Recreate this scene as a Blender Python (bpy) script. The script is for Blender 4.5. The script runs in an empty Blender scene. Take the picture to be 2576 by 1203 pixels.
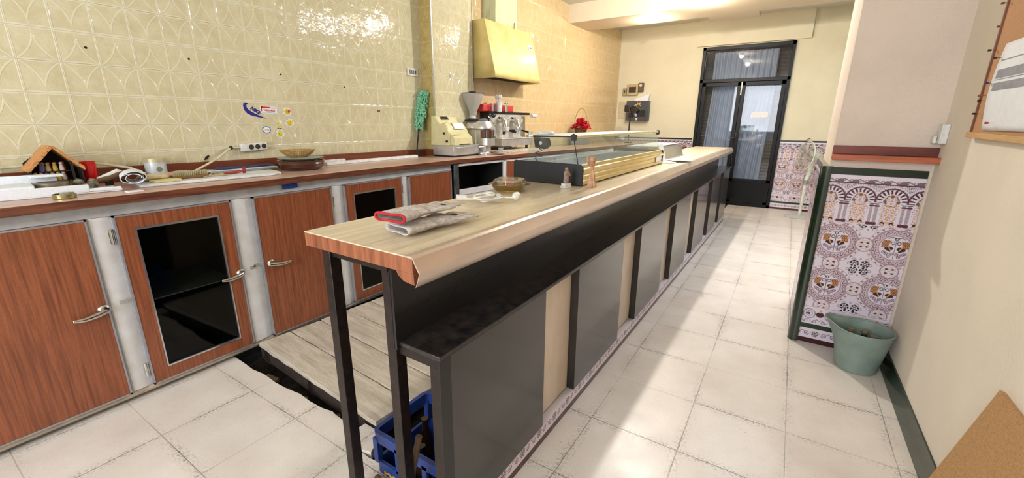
import bpy, bmesh, math, random
import numpy as np
from mathutils import Vector, Matrix
random.seed(7)
C = bpy.context.scene.collection
S = bpy.context.scene
PI = math.pi

# ---------------------------------------------------------------- camera
yaw, pitch, roll, FPX, CAMH = -0.5716, 0.2705, -0.0049, 1061.3, 1.345
f = Vector((math.sin(yaw)*math.cos(pitch), math.cos(yaw)*math.cos(pitch), -math.sin(pitch)))
r = Vector((math.cos(yaw), -math.sin(yaw), 0.0)); d = f.cross(r)
r2 = r*math.cos(roll)+d*math.sin(roll); d2 = -r*math.sin(roll)+d*math.cos(roll)
M = Matrix(((r2.x, -d2.x, -f.x, 0), (r2.y, -d2.y, -f.y, 0), (r2.z, -d2.z, -f.z, CAMH), (0, 0, 0, 1)))
cd = bpy.data.cameras.new('camera'); cam = bpy.data.objects.new('camera', cd); C.objects.link(cam)
cam.matrix_world = M; cd.sensor_width = 36; cd.lens = FPX/2576*36; cd.clip_start = 0.02; cd.clip_end = 60
S.camera = cam
S.view_settings.view_transform = 'Standard'; S.view_settings.look = 'None'
S.view_settings.exposure = 0.38; S.view_settings.gamma = 1.0
# ---------------------------------------------------------------- world and lights
w = bpy.data.worlds.new('world'); S.world = w; w.use_nodes = True
w.node_tree.nodes['Background'].inputs[0].default_value = (0.75, 0.85, 1.0, 1)
w.node_tree.nodes['Background'].inputs[1].default_value = 1.0
def lamp(name, kind, loc, power, col, size=.1, rot=(0,0,0), sy=None):
    l = bpy.data.lights.new(name, kind); l.energy = power; l.color = col
    if kind == 'AREA':
        l.size = size
        if sy: l.shape = 'RECTANGLE'; l.size_y = sy
    else: l.shadow_soft_size = size
    o = bpy.data.objects.new(name, l); C.objects.link(o); o.location = loc; o.rotation_euler = rot
    return o
WARM = (1.0, .84, .66); NEUT = (1.0, .96, .90); COOL = (.84, .92, 1.0)
SPOTS = [(-1.1, 4.4, 118, NEUT), (-1.1, 5.76, 45, WARM), (-1.82, 6.35, 30, WARM)]
for (x, y, p, c) in SPOTS: lamp('spotlight_lamp', 'POINT', (x, y, 2.655), p, c, .03)
lamp('ceiling_panel_lamp', 'AREA', (.35, 4.85, 2.885), 42, COOL, 1.1, (0, 0, 0), 1.0)             # lit ceiling panel past the pillar
lamp('shop_window_daylight', 'AREA', (-1.0, -2.45, 1.85), 96, (.92, .95, 1.0), 2.1, (PI/2, 0, 0), 1.6)      # daylight through the shop window

# ---------------------------------------------------------------- material helpers
def lin(c):
    out = []
    for v in c[:3]:
        v = v/255.0
        out.append(v/12.92 if v <= .04045 else ((v+.055)/1.055)**2.4)
    return (*out, 1.0)
class N:
    def __init__(s, name):
        s.m = bpy.data.materials.new(name); s.m.use_nodes = True
        s.t = s.m.node_tree; s.b = s.t.nodes['Principled BSDF']; s.L = s.t.links
    def n(s, k, **kw):
        x = s.t.nodes.new(k)
        for a, v in kw.items(): setattr(x, a, v)
        return x
    def put(s, sock, v):
        if hasattr(v, 'is_linked') or isinstance(v, bpy.types.NodeSocket): s.L.new(v, sock)
        else: sock.default_value = v
    def ma(s, op, a, b=None, c=None, clamp=False):
        x = s.n('ShaderNodeMath', operation=op); x.use_clamp = clamp
        s.put(x.inputs[0], a)
        if b is not None: s.put(x.inputs[1], b)
        if c is not None: s.put(x.inputs[2], c)
        return x.outputs[0]
    def mix(s, fac, a, b, mode='MIX'):
        x = s.n('ShaderNodeMix', data_type='RGBA', blend_type=mode)
        s.put(x.inputs[0], fac); s.put(x.inputs[6], a); s.put(x.inputs[7], b)
        return x.outputs[2]
    def pos(s, kind='Object'):
        if kind == 'World': p = s.n('ShaderNodeNewGeometry').outputs['Position']
        else: p = s.n('ShaderNodeTexCoord').outputs['Object']
        return p
    def xyz(s, v):
        x = s.n('ShaderNodeSeparateXYZ'); s.L.new(v, x.inputs[0]); return x.outputs
    def scale(s, v, sc):
        x = s.n('ShaderNodeVectorMath', operation='MULTIPLY'); s.L.new(v, x.inputs[0]); x.inputs[1].default_value = sc
        return x.outputs[0]
    def noise(s, v, sc, det=4, rough=.55, dist=0.0):
        x = s.n('ShaderNodeTexNoise'); s.L.new(v, x.inputs['Vector']); x.inputs['Scale'].default_value = sc
        x.inputs['Detail'].default_value = det; x.inputs['Roughness'].default_value = rough
        x.inputs['Distortion'].default_value = dist
        return x.outputs[0]
    def ramp(s, v, lo, hi):
        x = s.n('ShaderNodeMapRange'); x.clamp = True; s.put(x.inputs[0], v)
        x.inputs[1].default_value = lo; x.inputs[2].default_value = hi
        return x.outputs[0]
    def line(s, dist, w):      # 1 on the line, 0 beyond w
        return s.ramp(dist, w, w*.45)
    def bump(s, h, dist, strength=1.0):
        x = s.n('ShaderNodeBump'); s.put(x.inputs['Height'], h); x.inputs['Distance'].default_value = dist
        x.inputs['Strength'].default_value = strength; s.L.new(x.outputs[0], s.b.inputs['Normal'])
    def base(s, col, rough=.5, metal=0.0):
        s.put(s.b.inputs['Base Color'], col); s.put(s.b.inputs['Roughness'], rough); s.b.inputs['Metallic'].default_value = metal
MATS = {}
def mat(name, c, rough=.5, metal=0.0, var=.12, sc=30, bump=0.0, bsc=80, c2=None, alpha=None, trans=0.0, emit=0, coat=0.0, st=(1,1,1)):
    if name in MATS: return MATS[name]
    k = N(name); p = k.scale(k.pos(), st)
    a = lin(c); b = lin(c2) if c2 else (*[v*(1-var*2) for v in a[:3]], 1)
    nz = k.ramp(k.noise(p, sc), .35, .68)
    k.base(k.mix(nz, a, b), rough, metal)
    if bump: k.bump(k.noise(p, bsc, 3), bump)
    if trans: k.b.inputs['Transmission Weight'].default_value = trans; k.b.inputs['IOR'].default_value = 1.45
    if coat: k.b.inputs['Coat Weight'].default_value = coat; k.b.inputs['Coat Roughness'].default_value = .1
    if emit: k.b.inputs['Emission Color'].default_value = a; k.b.inputs['Emission Strength'].default_value = emit
    MATS[name] = k.m; return k.m
def glassmat(name, tint=(1,1,1), refl=.12, rough=.02):
    k = N(name); t = k.t; t.nodes.remove(k.b)
    out = t.nodes['Material Output']
    tr = k.n('ShaderNodeBsdfTransparent'); tr.inputs[0].default_value = (*tint, 1)
    gl = k.n('ShaderNodeBsdfGlossy'); gl.inputs['Roughness'].default_value = rough
    fr = k.n('ShaderNodeLayerWeight'); fr.inputs[0].default_value = .5
    fa = k.ma('ADD', k.ma('MULTIPLY', k.ma('POWER', fr.outputs['Facing'], 5.0), .8), refl, clamp=True)
    mx = k.n('ShaderNodeMixShader'); k.put(mx.inputs[0], fa)
    k.L.new(tr.outputs[0], mx.inputs[1]); k.L.new(gl.outputs[0], mx.inputs[2]); k.L.new(mx.outputs[0], out.inputs[0])
    return k.m
def wood(name, c1, c2, axis=2, sc=60, rough=.35, coat=0.0, fine=.06):
    k = N(name); st = [1, 1, 1]; st[axis] = fine
    p = k.scale(k.pos(), st)
    n1 = k.ramp(k.noise(p, sc, 5, .6, .4), .38, .66); n2 = k.noise(p, sc*5, 2)
    col = k.mix(n1, lin(c1), lin(c2)); col = k.mix(k.ma('MULTIPLY', k.ramp(n2, .45, .75), .35), col, (*[v*.35 for v in lin(c1)[:3]], 1))
    k.base(col, rough); k.bump(n2, .0008, .4)
    if coat: k.b.inputs['Coat Weight'].default_value = coat
    return k.m
def walltile(name, axis, u0, tu, v0, tv, base=(213, 206, 174), base2=(201, 190, 154), line=(229, 226, 204)):
    """glossy relief tiles: pairs of arcs springing from every second row, scalloped joints between"""
    k = N(name); P = k.pos('World'); x = k.xyz(P)
    U = x[axis]; V = x[2]
    ut = k.ma('DIVIDE', k.ma('SUBTRACT', U, u0), tu); fu = k.ma('FRACT', ut)
    vt = k.ma('DIVIDE', k.ma('SUBTRACT', V, v0), tv); bb = k.ma('PINGPONG', vt, 1.0)
    a = k.ma('SUBTRACT', .5, k.ma('ABSOLUTE', k.ma('SUBTRACT', fu, .5)))
    r_ = k.ma('SQRT', k.ma('ADD', k.ma('POWER', k.ma('ADD', a, .6236), 2.0), k.ma('POWER', k.ma('SUBTRACT', .95, bb), 2.0)))
    darc = k.ma('ABSOLUTE', k.ma('SUBTRACT', r_, 1.1364))
    arc = k.ma('MULTIPLY', k.line(darc, .030), k.ma('LESS_THAN', bb, .79))
    stem = k.ma('MULTIPLY', k.line(k.ma('SUBTRACT', .5, a), .018), k.ma('GREATER_THAN', bb, .76))
    vert = k.line(a, .042)
    lens = k.line(k.ma('ABSOLUTE', k.ma('SUBTRACT', bb, k.ma('MULTIPLY', k.ma('SINE', k.ma('MULTIPLY', fu, PI)), .035))), .03)
    scal = k.ma('ADD', .035, k.ma('MULTIPLY', k.ma('ABSOLUTE', k.ma('SINE', k.ma('MULTIPLY', fu, 2*PI))), .032))
    wav = k.ramp(k.ma('SUBTRACT', k.ma('SUBTRACT', 1.0, bb), scal), .012, -.012)
    mask = k.ma('MAXIMUM', k.ma('MAXIMUM', k.ma('MULTIPLY', arc, .7), vert), k.ma('MAXIMUM', k.ma('MULTIPLY', k.ma('MAXIMUM', lens, wav), .85), k.ma('MULTIPLY', stem, .3)))
    n1 = k.ramp(k.noise(P, 14, 5, .65), .35, .68); n2 = k.ramp(k.noise(P, 260, 2), .5, .75)
    col = k.mix(n1, lin(base), lin(base2)); col = k.mix(k.ma('MULTIPLY', n2, .25), col, lin([v*.75 for v in base2]))
    col = k.mix(k.ma('MULTIPLY', mask, .66), col, lin(line))
    grout = k.ma('MAXIMUM', k.line(a, .008), k.ma('MAXIMUM', k.line(bb, .008), k.line(k.ma('SUBTRACT', 1.0, bb), .008)))
    col = k.mix(k.ma('MULTIPLY', grout, .16), col, lin((160, 150, 118)))
    k.base(col, .07)
    pil = k.ma('MULTIPLY', k.ma('MULTIPLY', a, k.ma('MULTIPLY', bb, k.ma('SUBTRACT', 1.0, bb))), 4.0)
    wob = k.noise(P, 16, 2)
    h = k.ma('ADD', k.ma('MULTIPLY', mask, .35), k.ma('ADD', k.ma('MULTIPLY', wob, .9), k.ma('MULTIPLY', grout, -.4)))
    k.bump(k.ma('ADD', h, k.ma('MULTIPLY', pil, .5)), .0035, .9)
    k.b.inputs['IOR'].default_value = 1.55
    return k.m
# ---------------------------------------------------------------- mesh helpers
class MB:
    def __init__(s): s.v = []; s.f = []
    def add(s, vs, fs):
        o = len(s.v); s.v += [tuple(v) for v in vs]; s.f += [tuple(i+o for i in q) for q in fs]; return s
    def box(s, x0, x1, y0, y1, z0, z1):
        return s.add([(x0,y0,z0),(x1,y0,z0),(x1,y1,z0),(x0,y1,z0),(x0,y0,z1),(x1,y0,z1),(x1,y1,z1),(x0,y1,z1)],
            [(0,3,2,1),(4,5,6,7),(0,1,5,4),(1,2,6,5),(2,3,7,6),(3,0,4,7)])
    def hexa(s, p): return s.add(p, [(0,3,2,1),(4,5,6,7),(0,1,5,4),(1,2,6,5),(2,3,7,6),(3,0,4,7)])
    def prism(s, pts, axis, a, b):
        n = len(pts); mk = {'x': lambda p, t: (t, p[0], p[1]), 'y': lambda p, t: (p[0], t, p[1]), 'z': lambda p, t: (p[0], p[1], t)}[axis]
        vs = [mk(p, a) for p in pts]+[mk(p, b) for p in pts]
        return s.add(vs, [tuple(range(n))[::-1], tuple(range(n, 2*n))]+[(i, (i+1)%n, n+(i+1)%n, n+i) for i in range(n)])
    def tube(s, pts, rad, n=8, closed=False, cap=True):
        pts = [Vector(p) for p in pts]; m = len(pts); rr = rad if isinstance(rad, (list, tuple)) else [rad]*m
        vs = []; prev = None
        for i, p in enumerate(pts):
            if closed: t = pts[(i+1)%m]-pts[i-1]
            else: t = pts[min(i+1, m-1)]-pts[max(i-1, 0)]
            if t.length < 1e-9: t = Vector((0,0,1))
            t.normalize()
            if prev is None:
                up = Vector((0,0,1)) if abs(t.z) < .9 else Vector((1,0,0)); a = t.cross(up).normalized()
            else:
                a = (prev-t*prev.dot(t))
                a = a.normalized() if a.length > 1e-6 else t.orthogonal().normalized()
            prev = a; b = t.cross(a)
            for j in range(n):
                th = 2*PI*j/n; vs.append(p+(a*math.cos(th)+b*math.sin(th))*rr[i])
        fs = []
        for i in range(m if closed else m-1):
            for j in range(n):
                i2 = (i+1)%m; fs.append((i*n+j, i*n+(j+1)%n, i2*n+(j+1)%n, i2*n+j))
        if cap and not closed: fs += [tuple(range(n))[::-1], tuple(range((m-1)*n, m*n))]
        return s.add(vs, fs)
    def cyl(s, p0, p1, r0, r1=None, n=20): return s.tube([p0, p1], [r0, r0 if r1 is None else r1], n)
    def lathe(s, prof, n=32, c=(0,0,0), sx=1, sy=1, axis='z'):
        vs = []; m = len(prof)
        for (rr, z) in prof:
            for j in range(n):
                th = 2*PI*j/n; q = (rr*math.cos(th)*sx, rr*math.sin(th)*sy, z)
                if axis == 'x': q = (q[2], q[0], q[1])
                if axis == 'y': q = (q[0], q[2], q[1])
                vs.append((c[0]+q[0], c[1]+q[1], c[2]+q[2]))
        fs = [(i*n+j, i*n+(j+1)%n, (i+1)*n+(j+1)%n, (i+1)*n+j) for i in range(m-1) for j in range(n)]
        if prof[0][0] > 1e-6: fs.append(tuple(range(n))[::-1])
        if prof[-1][0] > 1e-6: fs.append(tuple(range((m-1)*n, m*n)))
        return s.add(vs, fs)
    def ball(s, c, rx, ry=None, rz=None, n=12):
        ry = ry or rx; rz = rz or rx
        prof = [(max(1e-7, math.sin(PI*i/n)), -math.cos(PI*i/n)) for i in range(n+1)]
        o = len(s.v); s.lathe(prof, n*2)
        for i in range(o, len(s.v)):
            v = s.v[i]; s.v[i] = (c[0]+v[0]*rx, c[1]+v[1]*ry, c[2]+v[2]*rz)
        return s
    def grid(s, fn, nu, nv):
        vs = [fn(i/nu, j/nv) for j in range(nv+1) for i in range(nu+1)]
        return s.add(vs, [(j*(nu+1)+i, j*(nu+1)+i+1, (j+1)*(nu+1)+i+1, (j+1)*(nu+1)+i) for j in range(nv) for i in range(nu)])
    def xf(s, m):
        s.v = [tuple(m @ Vector(v)) for v in s.v]; return s
    def build(s, name, material, parent=None, bevel=0, smooth=35, solid=0, label=None, sub=0):
        me = bpy.data.meshes.new(name); me.from_pydata(s.v, [], s.f)
        bm = bmesh.new(); bm.from_mesh(me); bmesh.ops.remove_doubles(bm, verts=bm.verts, dist=1e-6)
        bmesh.ops.recalc_face_normals(bm, faces=bm.faces); bm.to_mesh(me); bm.free()
        me.update(); me.materials.append(material)
        if smooth:
            me.polygons.foreach_set('use_smooth', [True]*len(me.polygons)); me.set_sharp_from_angle(angle=math.radians(smooth))
        o = bpy.data.objects.new(name, me); C.objects.link(o)
        if parent: o.parent = parent
        if solid:
            q = o.modifiers.new('solid', 'SOLIDIFY'); q.thickness = solid; q.offset = 0
        if bevel:
            q = o.modifiers.new('bevel', 'BEVEL'); q.width = bevel; q.segments = 2; q.limit_method = 'ANGLE'; q.angle_limit = math.radians(40)
        if sub:
            q = o.modifiers.new('sub', 'SUBSURF'); q.levels = sub; q.render_levels = sub
        if label: o['label'] = label
        return o
def tag(o, label, cat, group=None, kind=None):
    o['label'] = label; o['category'] = cat
    if group: o['group'] = group
    if kind: o['kind'] = kind
    return o
def thing(name, label, cat, loc=(0,0,0), rz=0, group=None):
    o = bpy.data.objects.new(name, None); C.objects.link(o); o.location = loc; o.rotation_euler = (0,0,rz); o.empty_display_size = .05
    return tag(o, label, cat, group)
def struct(o, label=None):
    o['kind'] = 'structure'
    if label: o['label'] = label
    return o
def text(s, size, material, parent, name, loc, rot, ext=.0004, spacing=1.0, shear=0, bold=0):
    cu = bpy.data.curves.new(name, 'FONT'); cu.body = s; cu.size = size; cu.extrude = ext; cu.align_x = 'CENTER'; cu.align_y = 'CENTER'
    cu.offset = bold; cu.space_character = spacing; cu.shear = shear; cu.resolution_u = 3
    o = bpy.data.objects.new(name, cu); me = bpy.data.meshes.new_from_object(o)
    bpy.data.objects.remove(o); me.materials.clear(); me.materials.append(material)
    o = bpy.data.objects.new(name, me); C.objects.link(o); o.parent = parent; o.location = loc; o.rotation_euler = rot
    return o
WROT = (PI/2, 0, PI/2)          # lettering standing on a wall that faces +X
# ---------------------------------------------------------------- common materials
WHITE = mat('white_plastic', (225,225,220), .4)
BLACK = mat('black_plastic', (22,22,24), .35)
STEEL = mat('brushed_steel', (222,222,222), .34, .8, .08, 12)
CHROME = mat('chrome', (215,215,210), .12, 1.0, .05)
BLKMET = mat('worn_black_steel', (26,22,21), .42, 0.3, .2, 40, .001, 200, c2=(48,34,28))
CREAM = mat('cream_wall', (224,217,190), .85, 0, .03, 3, .0015, 90)
PINK = mat('rough_cream_plaster', (220,204,190), .9, 0, .04, 4, .004, 120)
CEIL = mat('ceiling_paint', (214,212,200), .9, 0, .03, 2)
PAPER = mat('white_paper', (232,234,240), .8, 0, .03)
GLASS = glassmat('clear_glass', (.93,.965,.955), .05)
DKGLASS = glassmat('dark_door_glass', (.55,.57,.55), .02, .04)
RED = mat('red_plastic', (200,25,25), .3)
# ---------------------------------------------------------------- room shell
YF = 8.03; ZC = 2.94
TL = walltile('tan_relief_tiles', 1, .52487, .15, 1.6201, .14876)
TR = walltile('rear_tiles_painted_warm_light', 1, 5.292, .1478, 2.627, .1445, (214,192,148), (202,176,130), (226,208,172))  # warm lamplight on this wall is put into the oranger tile colours
TP = walltile('tan_relief_tiles_pier', 1, 3.16, .145, 2.374, .15)
TX = walltile('return_tiles_painted_shade', 0, -3.086, .15, 1.6201, .14876, (196,175,112), (176,152,88), (205,192,140))  # shade on the pier's return face is put into darker tile colours
struct(MB().box(-3.2, -3.086, -2.7, 3.18, 0, 3.0).build('wall_left', TL))
pier = MB().box(-3.2, -2.94, 3.181, 3.785, 0, 3.0).build('wall_left', TP)
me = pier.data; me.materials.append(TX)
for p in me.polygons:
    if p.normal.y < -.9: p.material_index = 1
struct(pier)
struct(MB().prism([(-3.2,3.786),(-2.960,3.786),(-2.836,8.18),(-3.2,8.18)], 'z', 0, 3.0).build('wall_left', TR))
ALU = mat('aluminium_trim', (215,218,222), .2, .9, .05)
struct(MB().box(-2.946,-2.934,3.172,3.184,1.1,ZC).build('trim_1', ALU))
struct(MB().box(-2.946,-2.934,3.78,3.792,1.1,ZC).build('trim_2', ALU))
# floor
def floormat():
    k = N('worn_terrazzo_tiles'); P = k.pos('World'); x = k.xyz(P)
    U = k.ma('DIVIDE', k.ma('SUBTRACT', x[0], .175), .387); V = k.ma('DIVIDE', k.ma('SUBTRACT', x[1], 2.02), .385)
    def edge(t): return k.ma('SUBTRACT', .5, k.ma('ABSOLUTE', k.ma('SUBTRACT', k.ma('FRACT', t), .5)))
    wob = k.ma('MULTIPLY', k.ma('SUBTRACT', k.noise(P, 6, 3), .5), .012)
    e = k.ma('MINIMUM', edge(k.ma('ADD', U, wob)), edge(k.ma('ADD', V, wob)))
    j = k.line(e, .007)
    n1 = k.ramp(k.noise(P, 3, 5, .6), .35, .7)
    col = k.mix(n1, lin((226,219,212)), lin((210,201,192)))
    v = k.n('ShaderNodeTexVoronoi'); k.L.new(P, v.inputs['Vector']); v.inputs['Scale'].default_value = 38
    sp = k.ma('MULTIPLY', k.ramp(v.outputs['Distance'], .10, .05), k.ramp(k.noise(P, 9, 2), .55, .62))
    col = k.mix(k.ma('MULTIPLY', sp, .7), col, lin((95,80,72)))
    n3 = k.ramp(k.noise(P, 150, 3), .48, .72); col = k.mix(k.ma('MULTIPLY', n3, .16), col, lin((150,135,120)))
    dn = k.ramp(k.noise(P, 2.3, 3), .40, .58)
    dirt = k.ma('MULTIPLY', k.ma('MULTIPLY', k.ramp(e, .10, .0), dn), k.ramp(k.noise(P, 90, 4, .7), .5, .62))
    col = k.mix(k.ma('MULTIPLY', dirt, .8), col, lin((70,60,52)))
    col = k.mix(k.ma('MULTIPLY', j, k.ma('ADD', .22, k.ma('MULTIPLY', dn, .5))), col, lin((95,85,75)))
    k.base(col, k.ma('ADD', .22, k.ma('MULTIPLY', k.noise(P, 5, 4), .25)))
    k.bump(k.ma('ADD', k.ma('MULTIPLY', j, -.5), k.ma('MULTIPLY', k.noise(P, 30, 3), .3)), .002, .5)
    return k.m
FL = floormat()
rough_edge = [(-2.9,.985),(-2.466,.975),(-2.35,.968),(-2.25,.978),(-2.12,.97),(-2.01,.974),(-1.92,.985),(-1.82,.978),(-1.72,.98),(-1.66,.992),(-1.625,.985),(-1.55,.98),(-1.475,.965),(-1.44,.925),(-1.39,.903),(-1.273,.895),(-1.2,.905),(-1.138,.89),(-1.0,.895),(-.75,.89)]
fl = MB().prism([(4.2,-2.7),(4.2,8.2),(-.75,8.2)]+rough_edge[::-1]+[(-3.2,.985),(-3.2,-2.7)], 'z', -.1, 0)
struct(fl.build('floor', FL))
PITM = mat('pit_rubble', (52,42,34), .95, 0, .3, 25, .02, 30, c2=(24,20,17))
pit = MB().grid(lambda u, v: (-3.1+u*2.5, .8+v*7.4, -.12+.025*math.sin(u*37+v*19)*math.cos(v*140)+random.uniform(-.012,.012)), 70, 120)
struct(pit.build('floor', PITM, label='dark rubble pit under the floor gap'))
# far wall with door opening (X -1.425..-.146, z 0..2.53)
DX0, DX1, DZ = -1.425, -.146, 2.53
wb = MB().box(-3.2, DX0, YF, YF+.15, 0, 3.0).box(DX1, 4.2, YF, YF+.15, 0, 3.0).box(DX0, DX1, YF, YF+.15, DZ, 3.0)
struct(wb.build('wall_back', CREAM))
struct(MB().box(-1.53, .03, YF-.05, YF+.001, 2.55, ZC).build('trim_3', CREAM, label='cream roller blind box above the black door'))
# niche behind the door
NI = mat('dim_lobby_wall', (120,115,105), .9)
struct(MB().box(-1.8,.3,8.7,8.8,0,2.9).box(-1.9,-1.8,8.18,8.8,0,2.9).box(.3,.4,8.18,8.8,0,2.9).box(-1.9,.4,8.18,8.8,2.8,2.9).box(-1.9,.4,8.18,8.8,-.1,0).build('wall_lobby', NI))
# right wall, pillar, dining side
struct(MB().box(.65,.8,-2.7,3.067,0,3.0).build('wall_right', mat('right_wall_cream', (232,221,204), .9, 0, .03, 3, .002, 100)))
struct(MB().box(.21,.8,3.067,3.72,0,3.0).build('wall_pillar', PINK, bevel=.012))
struct(MB().box(4.1,4.2,3.0,8.2,0,3.0).build('wall_dining', CREAM))
struct(MB().box(.8,4.2,3.0,3.1,0,3.0).build('wall_dining', CREAM))
struct(MB().box(-3.2,-2.6,-2.7,-2.6,0,3.0).box(.2,.8,-2.7,-2.6,0,3.0).box(-2.6,.2,-2.7,-2.6,0,.7).box(-2.6,.2,-2.7,-2.6,2.75,3.0).build('wall_front', CREAM))
struct(MB().box(-3.2,4.2,-2.7,5.97,ZC,ZC+.1).box(-3.2,4.2,5.97,8.2,ZC,ZC+.1).build('ceiling', CEIL))
SOF = mat('soffit_paint', (226,214,190), .85, 0, .03, 3)
struct(MB().box(-2.96,4.1,5.97,6.6,2.7,ZC).box(-1.175,-.58,-2.6,5.97,2.7,ZC).box(-1.175,-.58,6.6,6.9,2.7,ZC).build('ceiling', SOF, label='lowered soffit of the ceiling'))
# spotlight fittings
BULB = mat('lit_bulb', (255,236,205), .4, emit=40)
for i, (x, y, _p, _c) in enumerate(SPOTS):
    t = thing('spotlight', ['ceiling spotlight above the display case','ceiling spotlight above the far end of the bar','lit spotlight on the lowered ceiling beam near the tiled wall'][i], 'lamp', (x,y,2.7))
    MB().lathe([(.045,0),(.045,-.012),(.034,-.02),(.03,-.02)], 24).build('mount', WHITE, t)
    MB().ball((0,0,-.024), .022, .022, .012).build('bulb', BULB, t)
t = thing('ceiling_light_panel', 'square lit ceiling panel past the pillar', 'ceiling light', (.35,4.85,2.94))
MB().box(-.56,.56,-.51,.51,-.05,0).build('frame', WHITE, t, .004)
# skirting right wall (green tile), leaning slightly
GREEN = mat('dark_green_glazed_tile', (24,44,24), .22, 0, .3, 25, c2=(14,30,16), coat=.4)
struct(MB().prism([(.618,0),(.65,0),(.65,.088),(.643,.088)], 'y', -2.6, 3.02).build('baseboard_right', GREEN))

# ---------------------------------------------------------------- painted dado tiles
def paint(U, Z, per=.27, x0=.307, ap=.1367, ax0=.378):
    W_ = np.array((.86,.82,.87)); mauve = np.array((.66,.55,.58)); wine = np.array((.34,.15,.24)); blk = np.array((.13,.10,.13))
    och = np.array((.82,.60,.36)); grn = np.array((.07,.14,.08)); gry = np.array((.48,.44,.45)); mar = np.array((.24,.04,.07)); tan = np.array((.78,.68,.60))
    c = np.ones(U.shape+(3,))*W_
    def put(m, col):
        m = np.clip(m, 0, 1)[..., None]; c[:] = c*(1-m)+col*m
    def ln(dd, w): return np.clip((w-np.abs(dd))/(.0012)+.5, 0, 1)
    def inside(dd): return np.clip(-dd/.0012+.5, 0, 1)
    fx = (U-x0+per/2) % per-per/2; fz = (Z-.40+.1375) % .275-.1375
    field = (Z > .25)*(Z < .79)
    a = np.abs(fx); b = np.abs(fz)
    R = np.hypot(fx, fz); th = np.arctan2(fz, fx)
    put(field*ln(R-.104, .005), mauve); put(field*ln(R-.072, .003), mauve)
    put(field*inside(np.abs(R-.088)-.013)*.35, mauve)
    s_ = (R*0+np.sin(th*16)*.006)
    put(field*ln((R-.088)-s_, .0018), wine)
    put(field*(np.abs(R-.088+np.sin(th*16)*.006) < .0035)*(np.cos(th*16) > -.4)*(np.cos(th*16) < .4), wine)
    ins = field*(R < .066)
    put(ins*1., W_)
    # pair of mirrored birds on a stem
    put(ins*ln(a, .0012)*(fz < .04), blk)
    put(ins*ln(np.hypot(fx, fz-.05)-.007, .0018), blk)
    put(ins*inside((np.hypot((a-.026)/1.0, (fz+.004)/.6)-.019)), wine*.7)
    put(ins*(a > .016)*(a < .056)*(fz < -.008)*(fz > -.024)*((a-.016)*.5 < (fz+.026)), blk*1.2)
    fan = (a > .022)*(a < .060)*(fz > .0)*(fz < .042)*(a+.25*fz > .032)*(a-.1 < fz)
    st = np.sin((a*.8-fz*.45)*1100)
    put(ins*fan*(st > 0), wine); put(ins*fan*(st <= 0), och)
    put(ins*(np.abs((a-.026)-.5*fz) < .003)*(np.abs(fz) < .016), och)
    put(ins*ln(np.hypot(a-.013, fz-.028)-.008, .0016), blk)
    for (px, pz) in ((.012,-.036),(.034,-.036),(.022,-.05),(.046,-.028)):
        put(ins*ln(np.hypot(a-px, fz-pz)-.007, .0014), wine); put(ins*inside(np.hypot(a-px, fz-pz)-.0025), blk)
    put(ins*ln(np.hypot(a-.02, fz-.045)-.016, .0018)*(fz > .05), blk)
    put(field*(np.abs(R-.1165) < .0035)*(np.cos(th*26) > .35), mauve*.8); put(field*ln(R-.123, .0012)*.7, mauve)
    # medallions between the circles
    for (dx, dz) in ((per/2-a, b), (a, .1375-b)):
        q = np.hypot(dx, dz); put(field*inside(q-.040), W_); put(field*ln(q-.040, .003), mauve*.95)
        put(field*inside(q-.034)*(np.sin(dx*420)*np.sin(dz*520+1) > .25), tan)
        put(field*inside(np.hypot(dx-.014, (dz-.012)*1.5)-.007), wine)
    # four petal flowers
    dx = per/2-a; dz = .1375-b
    q = np.hypot(dx-.024, dz-.021)
    put(field*ln(q-.0165, .0045)*(np.sin(np.arctan2(dz-.021, dx-.024)*6) > -.55), blk)
    put(field*(np.abs(dx) < .004)*(dz > .044)*(dz < .056)*(np.abs(dx) > .0015), wine)
    put(field*ln(np.hypot(dx-.050, dz-.018)-.007, .0012), gry)
    put(field*ln(q-.007, .0018), blk); put(field*inside(np.hypot(dx, dz)-.004), blk)
    put(field*ln(np.hypot(dx-.03, dz-.042)-.01, .0012), gry)
    # arch band
    ab = (Z >= .792)*(Z < 1.0215); gx = (U-ax0+ap/2) % ap-ap/2; g = np.abs(gx); zc = .933
    R2 = np.hypot(gx, Z-zc); t2 = np.arctan2(Z-zc, g)
    up = Z > zc-.012
    put(ab*up*(R2 > .068)*(np.sin((g+Z)*500)*np.sin((g-Z)*380) > .1), gry*.8)
    put(ab*up*ln(R2-.0675, .0035), wine); put(ab*up*ln(R2-.0675-.010, .003), W_)
    ring = ab*up*inside(np.abs(R2-.052)-.011)
    put(ring, W_); put(ring*(np.sin(np.arctan2(Z-zc, gx)*19+.8) > 0), wine*.8)
    low = ab*(Z < .915)
    put(low*(g > .046)*1., W_); put(low*(g > .050)*(g < .064)*(np.sin((gx*1.4+Z)*900) > 0), wine)
    put(ab*(g > .045)*ln(Z-.915, .0016), blk); put(ab*(g > .045)*ln(Z-.903, .004), wine); put(ab*(g > .045)*inside(np.abs(Z-.802)-.008), wine)
    inn = ab*(((R2 < .040)*(Z > zc-.01)) | ((g < .043)*(Z <= zc-.01)))
    put(inn*ln(R2-.034+.006*np.abs(np.sin(t2*3)), .002), blk*2)
    fl_ = np.sin(g*260+np.sin(Z*150)*1.6)*np.sin(Z*210+g*90)
    put(inn*(fl_ > .25)*(g < .034), och); put(inn*(np.abs(fl_+.45) < .10), wine*1.3)
    put(inn*ln(np.hypot(g-.028, Z-zc+.004)-.0, .008), gry*.8); put(inn*inside(np.hypot(gx, Z-zc-.026)-.008), gry*.8)
    put(ab*inside(np.hypot(g-.020, Z-.806)-.010)*(np.hypot(g-.020, Z-.800) > .008), blk)
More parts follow.
